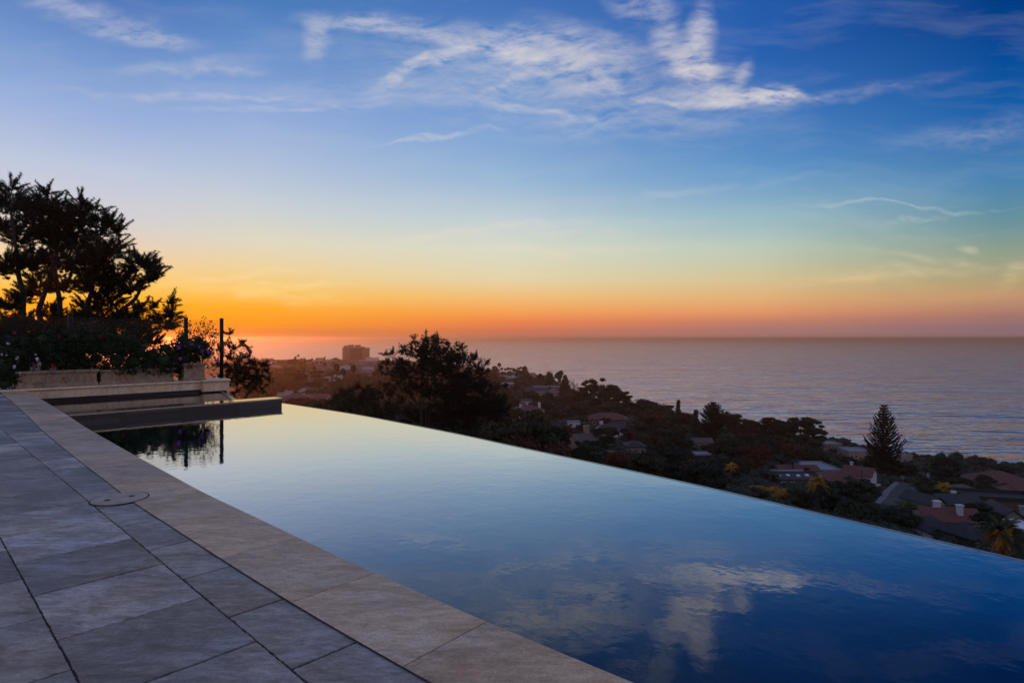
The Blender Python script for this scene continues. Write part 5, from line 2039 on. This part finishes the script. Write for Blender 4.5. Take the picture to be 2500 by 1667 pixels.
# ------------------------------------------------------------------ placed trees: kind, px, top, depth, crown width px, label
PLACED = [
    ('fan', 1219, 885, 850, 11, 'tall fan palm with a round ball crown standing highest on the ridge'),
    ('fan', 1208, 893, 800, 17, 'stouter fan palm just left of the highest ridge palm'),
    ('fan', 1225, 896, 900, 8, None), ('fan', 1234, 898, 930, 8, None), ('fan', 1240, 896, 930, 8, None), ('fan', 1247, 897, 930, 8, None),
    ('round_rust', 1205, 905, 760, 26, 'orange tinted bush-like tree under the ridge palms'),
    ('euc', 1262, 893, 850, 26, None), ('euc', 1279, 893, 850, 26, None), ('round_dark', 1290, 908, 760, 22, None),
    ('umbrella', 1320, 906, 700, 17, 'small round-headed tree before the sea left of the big stone pine'),
    ('round_dark', 1342, 903, 680, 26, None), ('umbrella', 1368, 898, 640, 32, 'big rounded stone pine standing up against the sea on the ridge'), ('round_dark', 1380, 915, 620, 26, None),
    ('lacy', 1392, 918, 600, 26, None), ('lacy', 1404, 930, 590, 22, None),
    ('euc', 1452, 920, 500, 44, 'tall eucalyptus whose crown is the highest of the dark clump'),
    ('euc', 1478, 936, 480, 48, None), ('euc', 1500, 940, 480, 44, None), ('euc', 1522, 950, 470, 40, None), ('euc', 1425, 938, 500, 40, None),
    ('round_rust', 1370, 962, 520, 60, None), ('round_olive', 1410, 955, 520, 50, None), ('euc_rust', 1395, 950, 540, 50, None),
    ('round_dark', 1570, 974, 480, 60, None), ('round_dark', 1543, 978, 460, 40, None), ('round_dark', 1620, 982, 460, 46, None),
    ('cypress', 1657, 976, 400, 20, 'slim pointed cypress rising above the trees before the sea'),
    ('round_rust', 1672, 998, 390, 34, None), ('cypress', 1700, 1000, 380, 26, None), ('round_green', 1640, 995, 380, 36, None), ('round_rust', 1590, 992, 330, 60, 'broad rust brown tree right above the wide terracotta roof'),
    ('norfolk_flat', 1741, 983, 350, 50, 'layered conifer with a flat spreading top above the brown tiled house'),
    ('round_dark', 1778, 1000, 380, 28, None), ('euc_rust', 1797, 1009, 360, 66, 'rust brown eucalyptus with spreading umbrella crown before the sea'), ('euc_rust', 1815, 1022, 350, 50, None),
    ('euc', 1862, 1030, 370, 50, None), ('euc_rust', 1886, 1017, 370, 54, None), ('euc', 1910, 1026, 360, 50, None),
    ('euc', 1955, 1013, 360, 74, 'largest rounded dark tree at the right end of the coastal clump'), ('round_dark', 1925, 1022, 370, 40, None), ('euc', 1992, 1036, 350, 44, None), ('round_dark', 1975, 1060, 340, 50, None),
    ('norfolk', 2158, 989, 262, 92, 'tall tiered Norfolk conifer silhouetted alone against the sea'),
    ('round_dark', 2135, 1118, 262, 44, None), ('round_dark', 2185, 1122, 262, 50, None), ('round_dark', 2215, 1130, 268, 40, None), ('round_dark', 2045, 1095, 340, 40, None), ('round_dark', 2160, 1125, 258, 46, None),
    ('round_dark', 2298, 1112, 262, 36, None), ('round_dark', 2318, 1112, 262, 40, None), ('round_dark', 2300, 1130, 240, 50, None), ('date', 2275, 1114, 262, 28, 'feathery date palm top against the sea near the lacy trees'),
    ('date', 2262, 1136, 215, 46, 'broad drooping date palm beside the far end of the road'), ('lacy', 2355, 1097, 268, 60, 'lacy bare-twigged tree against the sea, the bigger of two'), ('lacy', 2401, 1107, 268, 50, 'smaller lacy tree against the sea near the wide red villa'),
    ('round_dark', 2455, 1134, 300, 34, None),
    ('date', 2240, 1172, 165, 56, None), ('date_gold', 2306, 1176, 170, 50, 'yellow-tinged palm left of the small square tower'), ('date', 2075, 1160, 190, 44, None), ('round_olive', 2265, 1175, 178, 36, None),
    ('shrub_bright', 2218, 1208, 150, 52, 'bright green rounded bush at the near edge of the road'),
    ('round_dark', 2390, 1226, 138, 74, None), ('shrub_green', 2070, 1182, 170, 60, None), ('round_dark', 2086, 1196, 150, 70, None), ('round_dark', 2050, 1210, 135, 76, None),
    ('round_dark', 2190, 1232, 128, 72, None), ('round_dark', 2150, 1245, 122, 70, None), ('round_green', 2225, 1250, 118, 50, None), ('shrub_green', 2205, 1275, 108, 60, None),
    ('date_gold', 1995, 1158, 125, 62, 'golden drooping palm standing out in front of the red tiled house'),
    ('round_green', 2100, 1215, 118, 70, None),
    ('date_gold', 1787, 1128, 165, 44, 'olive palm with bare red trunk in the hedge by the pool edge'),
    ('grey', 1872, 1140, 200, 66, 'silvery grey-green tree left of the skylight roof'), ('grey', 1835, 1150, 195, 40, None), ('date', 1938, 1120, 230, 44, None), ('date', 1970, 1138, 225, 26, None), ('round_dark', 1905, 1115, 260, 44, None),
    ('shrub_gold', 1858, 1174, 150, 70, 'golden topped hedge mass in front of the skylight roof'), ('round_gold', 1905, 1182, 145, 60, None), ('round_olive', 1840, 1190, 140, 60, None), ('round_olive', 1945, 1190, 138, 60, None),
    ('round_gold', 1493, 1105, 195, 40, 'golden bush in the trees right of the tan chimney house'), ('round_olive', 1530, 1110, 190, 50, None), ('date', 1568, 1120, 165, 44, None), ('lacy_grey', 1370, 1080, 200, 44, 'grey twiggy tree left of the tan chimney house'),
    ('round_rust', 1240, 960, 560, 34, None), ('round_rust', 1165, 955, 560, 40, None), ('round_olive', 1355, 995, 330, 60, None), ('round_dark', 1350, 1000, 320, 50, None),
    # town
    ('umbrella', 718, 872, 800, 42, 'dark flat-topped pine on the town skyline left of the cream block'), ('umbrella', 705, 892, 600, 56, 'large hazy dome-shaped tree in the town'), ('round_dark', 731, 902, 480, 44, 'darkest rounded tree in the middle of the hazy town'),
    ('umbrella', 777, 900, 620, 46, None), ('umbrella', 813, 903, 620, 34, None), ('round_dark', 690, 926, 430, 60, None), ('round_dark', 660, 935, 400, 44, None), ('cypress', 745, 874, 900, 9, 'thin dark spire tree on the town skyline'), ('round_rust', 684, 876, 1000, 20, None),
    ('round_rust', 672, 884, 950, 18, None), ('round_rust', 760, 885, 950, 16, None), ('umbrella', 866, 912, 620, 36, None), ('round_olive', 915, 925, 420, 36, 'yellow-brown tree by the left side of the big wide-crowned pine'),
    ('fan', 822, 887, 430, 14, 'tallest of the three dark palms before the brown hall'), ('fan', 838, 898, 420, 14, 'middle palm of the three dark ones before the brown hall'), ('fan', 862, 890, 430, 14, 'palm of the three dark ones closest to the ribbed building'),
    ('fan', 773, 882, 900, 7, None), ('fan', 784, 882, 900, 8, None), ('fan', 793, 885, 700, 11, None), ('fan', 793, 870, 1000, 5, None), ('fan', 791, 875, 1000, 5, None), ('fan', 825, 878, 1000, 6, None), ('fan', 810, 889, 850, 9, None), ('fan', 758, 877, 950, 7, None), ('fan', 762, 874, 1000, 6, None),
    ('fan', 670, 886, 900, 9, None), ('fan', 682, 890, 900, 9, None), ('fan', 667, 883, 1000, 6, None), ('fan', 923, 880, 1100, 6, None), ('fan', 905, 885, 1100, 6, None), ('fan', 693, 880, 1000, 6, None),
    ('round_dark', 850, 940, 420, 46, None), ('round_dark', 800, 950, 420, 50, None), ('round_olive', 765, 945, 420, 44, None),
]
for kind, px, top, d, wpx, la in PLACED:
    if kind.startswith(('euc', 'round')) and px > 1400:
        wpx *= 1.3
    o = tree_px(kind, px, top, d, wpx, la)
    x, y = o.location.x, o.location.y
    FOOT.append((x, y, wpx / F * d * .33))

# big palm close by, orange light put into its inner frond colour
p = at(2446, 1316, 74); gz = tz(p.x, p.y)
random.seed(77)
hp = p.z - gz + 3.2
tri = []
for i in range(70):
    a = random.uniform(0, 6.28); e = random.uniform(-.5, 1.3)
    frond(tri, (0, 0, hp - 2.4), (math.cos(a) * math.cos(e), math.sin(a) * math.cos(e), math.sin(e)), random.uniform(3.4, 4.6), random.uniform(.45, .95), .05, .75, 16)
t = empty('date_palm', (p.x, p.y, gz)); tag(t, 'large palm with orange-lit inner fronds closest beyond the pool edge', 'palm tree')
V = np.array(tri).reshape(-1, 3)
mesh_np('crown', V, [np.arange(len(V)).reshape(-1, 3)], M['leaf_green'], t)
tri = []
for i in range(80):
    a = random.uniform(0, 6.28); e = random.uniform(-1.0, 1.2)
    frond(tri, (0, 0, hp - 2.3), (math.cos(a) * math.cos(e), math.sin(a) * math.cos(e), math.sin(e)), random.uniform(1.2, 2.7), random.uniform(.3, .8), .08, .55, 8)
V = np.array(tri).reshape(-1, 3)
mesh_np('orange_lit_fronds', V, [np.arange(len(V)).reshape(-1, 3)], M['leaf_orange_lit'], t)
mb = MB(); limb(mb, (0, 0, -.5), (0, 0, hp - 2.3), .40, .34, .01, 10); mb.build('trunk', M['bark_red'], t, smooth=True)

# ------------------------------------------------------------------ the wood on the hillside
SKY_PX = [(560, 872), (900, 874), (1150, 890), (1300, 912), (1400, 940), (1500, 968), (1600, 1000), (1700, 1020), (1800, 1045), (1900, 1055), (2000, 1090), (2100, 1118), (2240, 1145), (2350, 1150), (2520, 1160)]
EDG = EDGE_PX


def interp(tab, x):
    return float(np.interp(x, [a for a, _ in tab], [b for _, b in tab]))


rs = random.Random(99)
count = 0
tries = 0
placed_scr = []
while count < 500 and tries < 160000:
    tries += 1
    d = math.exp(rs.uniform(math.log(75), math.log(1250)))
    px = rs.uniform(600, 2540)
    x = (px - 1250) / F * d
    gz = tz(x, d)
    if gz < SEA_Z + 2:
        continue
    far = d > 450
    h = rs.uniform(6.5, 14.0) if not far else rs.uniform(8, 15)
    wfac = rs.uniform(.85, 1.3)
    _, pyt = to_px((x, d, gz + h))
    _, pyb = to_px((x, d, gz))
    wpx = h * .85 * wfac / d * F
    if pyt < interp(SKY_PX, px):
        continue
    if pyt > interp(EDG, px) - 4:
        continue
    if any((x - fx) ** 2 + (d - fy) ** 2 < (fr + h * .12) ** 2 for fx, fy, fr in FOOT):
        continue
    bad = False
    for bx0, by0, bx1, by1, bd, _l in BOXES:
        if d < bd and px + wpx * .42 > bx0 and px - wpx * .42 < bx1 and pyt < by1 - 1 and pyb > by0:
            ov = (by1 - max(pyt, by0))
            if ov > (by1 - by0) * (.84 if _l else .1):
                bad = True; break
    if bad:
        continue
    if any(abs(px - q[0]) < (wpx + q[2]) * .23 and abs(pyt - q[1]) < (wpx + q[2]) * .14 and abs(math.log(d / q[3])) < .35 for q in placed_scr):
        continue
    placed_scr.append((px, pyt, wpx, d))
    r = rs.random()
    if px < 1200 and far:
        kind = 'round_dark' if r < .3 else 'umbrella' if r < .5 else 'round_rust' if r < .75 else 'round_olive' if r < .9 else 'fan'
    else:
        kind = 'round_dark' if r < .42 else 'round_green' if r < .62 else 'euc' if r < .70 else 'round_olive' if r < .82 else 'umbrella' if r < .87 else 'round_rust' if r < .92 else 'grey' if r < .95 else 'date' if r < .98 else 'shrub_green'
    if kind.startswith('round') and sum(1 for q in TREES if q[1].startswith('round')) >= 292:
        kind = rs.choice(['euc', 'umbrella', 'euc', 'umbrella', 'umbrella', 'grey', 'euc_rust'])
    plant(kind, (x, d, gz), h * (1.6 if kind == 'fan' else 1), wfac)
    FOOT.append((x, d, h * .28))
    count += 1


# undergrowth between the trees: one mass of low bushes
parts = []
rs = random.Random(5)
n = 0
while n < 5200:
    d = math.exp(rs.uniform(math.log(60), math.log(1300)))
    px = rs.uniform(560, 2560)
    x = (px - 1250) / F * d
    gz = tz(x, d)
    if gz < SEA_Z + 1.0:
        continue
    if any((x - fx) ** 2 + (d - fy) ** 2 < (fr) ** 2 for fx, fy, fr in FOOT[:62]):
        continue
    sc = 1 + d / 330
    r = rs.uniform(.9, 2.1) * sc
    _, pyt = to_px((x, d, gz + r))
    if any(d < b[4] and b[0] < px < b[2] and b[1] < pyt < b[3] - 3 for b in BOXES):
        continue
    c = (x, d, gz + r * .15)
    parts.append(lump(c, (r, r, r * .8), 1, .25))
    k = 34
    dd = rand_dirs(k); dd[:, 2] = abs(dd[:, 2])
    parts.append(cards(np.array(c) + dd * r * RNG.uniform(.85, 1.15, (k, 1)) * np.array((1, 1, .85)), .32 * sc, aspect=.7))
    n += 1
V, P = merge(parts)
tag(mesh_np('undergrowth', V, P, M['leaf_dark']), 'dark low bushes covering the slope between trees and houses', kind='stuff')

# ------------------------------------------------------------------ labels for the remaining trees
ADJ = {'round_dark': 'dark round-crowned tree', 'round_green': 'deep green bushy tree', 'round_olive': 'olive-brown bushy tree', 'round_rust': 'rust-tinted tree', 'round_gold': 'golden leafed tree', 'umbrella': 'flat-topped umbrella pine',
       'euc': 'dark eucalyptus with clumped crown', 'euc_rust': 'rusty eucalyptus', 'cypress': 'pointed dark cypress', 'lacy': 'thin lacy tree', 'lacy_grey': 'grey twiggy tree', 'grey': 'grey-green tree', 'date': 'feathery green palm', 'date_gold': 'golden palm',
       'fan': 'ball-headed fan palm', 'norfolk': 'tiered conifer', 'norfolk_flat': 'layered conifer', 'shrub_green': 'low green bush', 'shrub_bright': 'bright green bush', 'shrub_gold': 'golden hedge bush', 'shrub_dark': 'low dark bush'}
ORD = ['nearest', 'second nearest', 'third nearest', 'fourth nearest', 'fifth nearest', 'sixth nearest', 'seventh nearest', 'eighth nearest', 'ninth nearest', 'tenth nearest', 'eleventh nearest', 'twelfth nearest'] + ['%dth nearest' % k for k in range(13, 60)]
SHORT = []
for ph, x, y in LANDS:
    if ph:
        SHORT.append((ph if len(ph.split()) <= 6 else ' '.join(ph.split()[:6]), x, y))
bucket = {}
for o, kind, h in TREES:
    if o.get('label'):
        continue
    px, py = to_px((o.location.x, o.location.y, o.location.z + h * .65))
    ph, lx, ly = min(SHORT, key=lambda q: math.hypot(q[1] - px, (q[2] - py) * 1.6))
    dx_, dy_ = px - lx, (py - ly) * 1.6
    side = ('right of' if dx_ > 0 else 'left of') if abs(dx_) > abs(dy_) else ('below' if dy_ > 0 else 'above')
    bucket.setdefault((kind, ph, side), []).append((math.hypot(dx_, dy_), o))
for (kind, ph, side), lst in bucket.items():
    lst.sort(key=lambda q: q[0])
    for k, (_, o) in enumerate(lst):
        o['label'] = ('%s %s %s' % (ADJ[kind], side, ph)) if len(lst) == 1 else ('%s, %s one %s %s' % (ADJ[kind], ORD[k], side, ph))
for o, kind, h in TREES:
    o['group'] = {'palm tree': 'palms on the hillside', 'shrub': 'bushes on the hillside'}.get(o['category'], 'trees on the hillside')

# ------------------------------------------------------------------ haze
HAZE = True
if HAZE:
    mb = MB()
    mb.box((0, 0, (11 + SEA_Z - 25) / 2), (2 * R - 2000, 2 * R - 2000, 11 - (SEA_Z - 25)))
    hm = bpy.data.materials.new('haze_air')
    hm.use_nodes = True
    ht = hm.node_tree
    ht.nodes.clear()
    ho = ht.nodes.new('ShaderNodeOutputMaterial')
    hv = ht.nodes.new('ShaderNodeVolumePrincipled')
    hv.inputs['Color'].default_value = (.98, .60, .45, 1)
    hv.inputs['Density'].default_value = 0.00015
    hv.inputs['Anisotropy'].default_value = 0.82
    ht.links.new(hv.outputs[0], ho.inputs['Volume'])
    o = mb.build('haze', hm)
    tag(o, kind='stuff', label='thin warm sea haze over the coast')
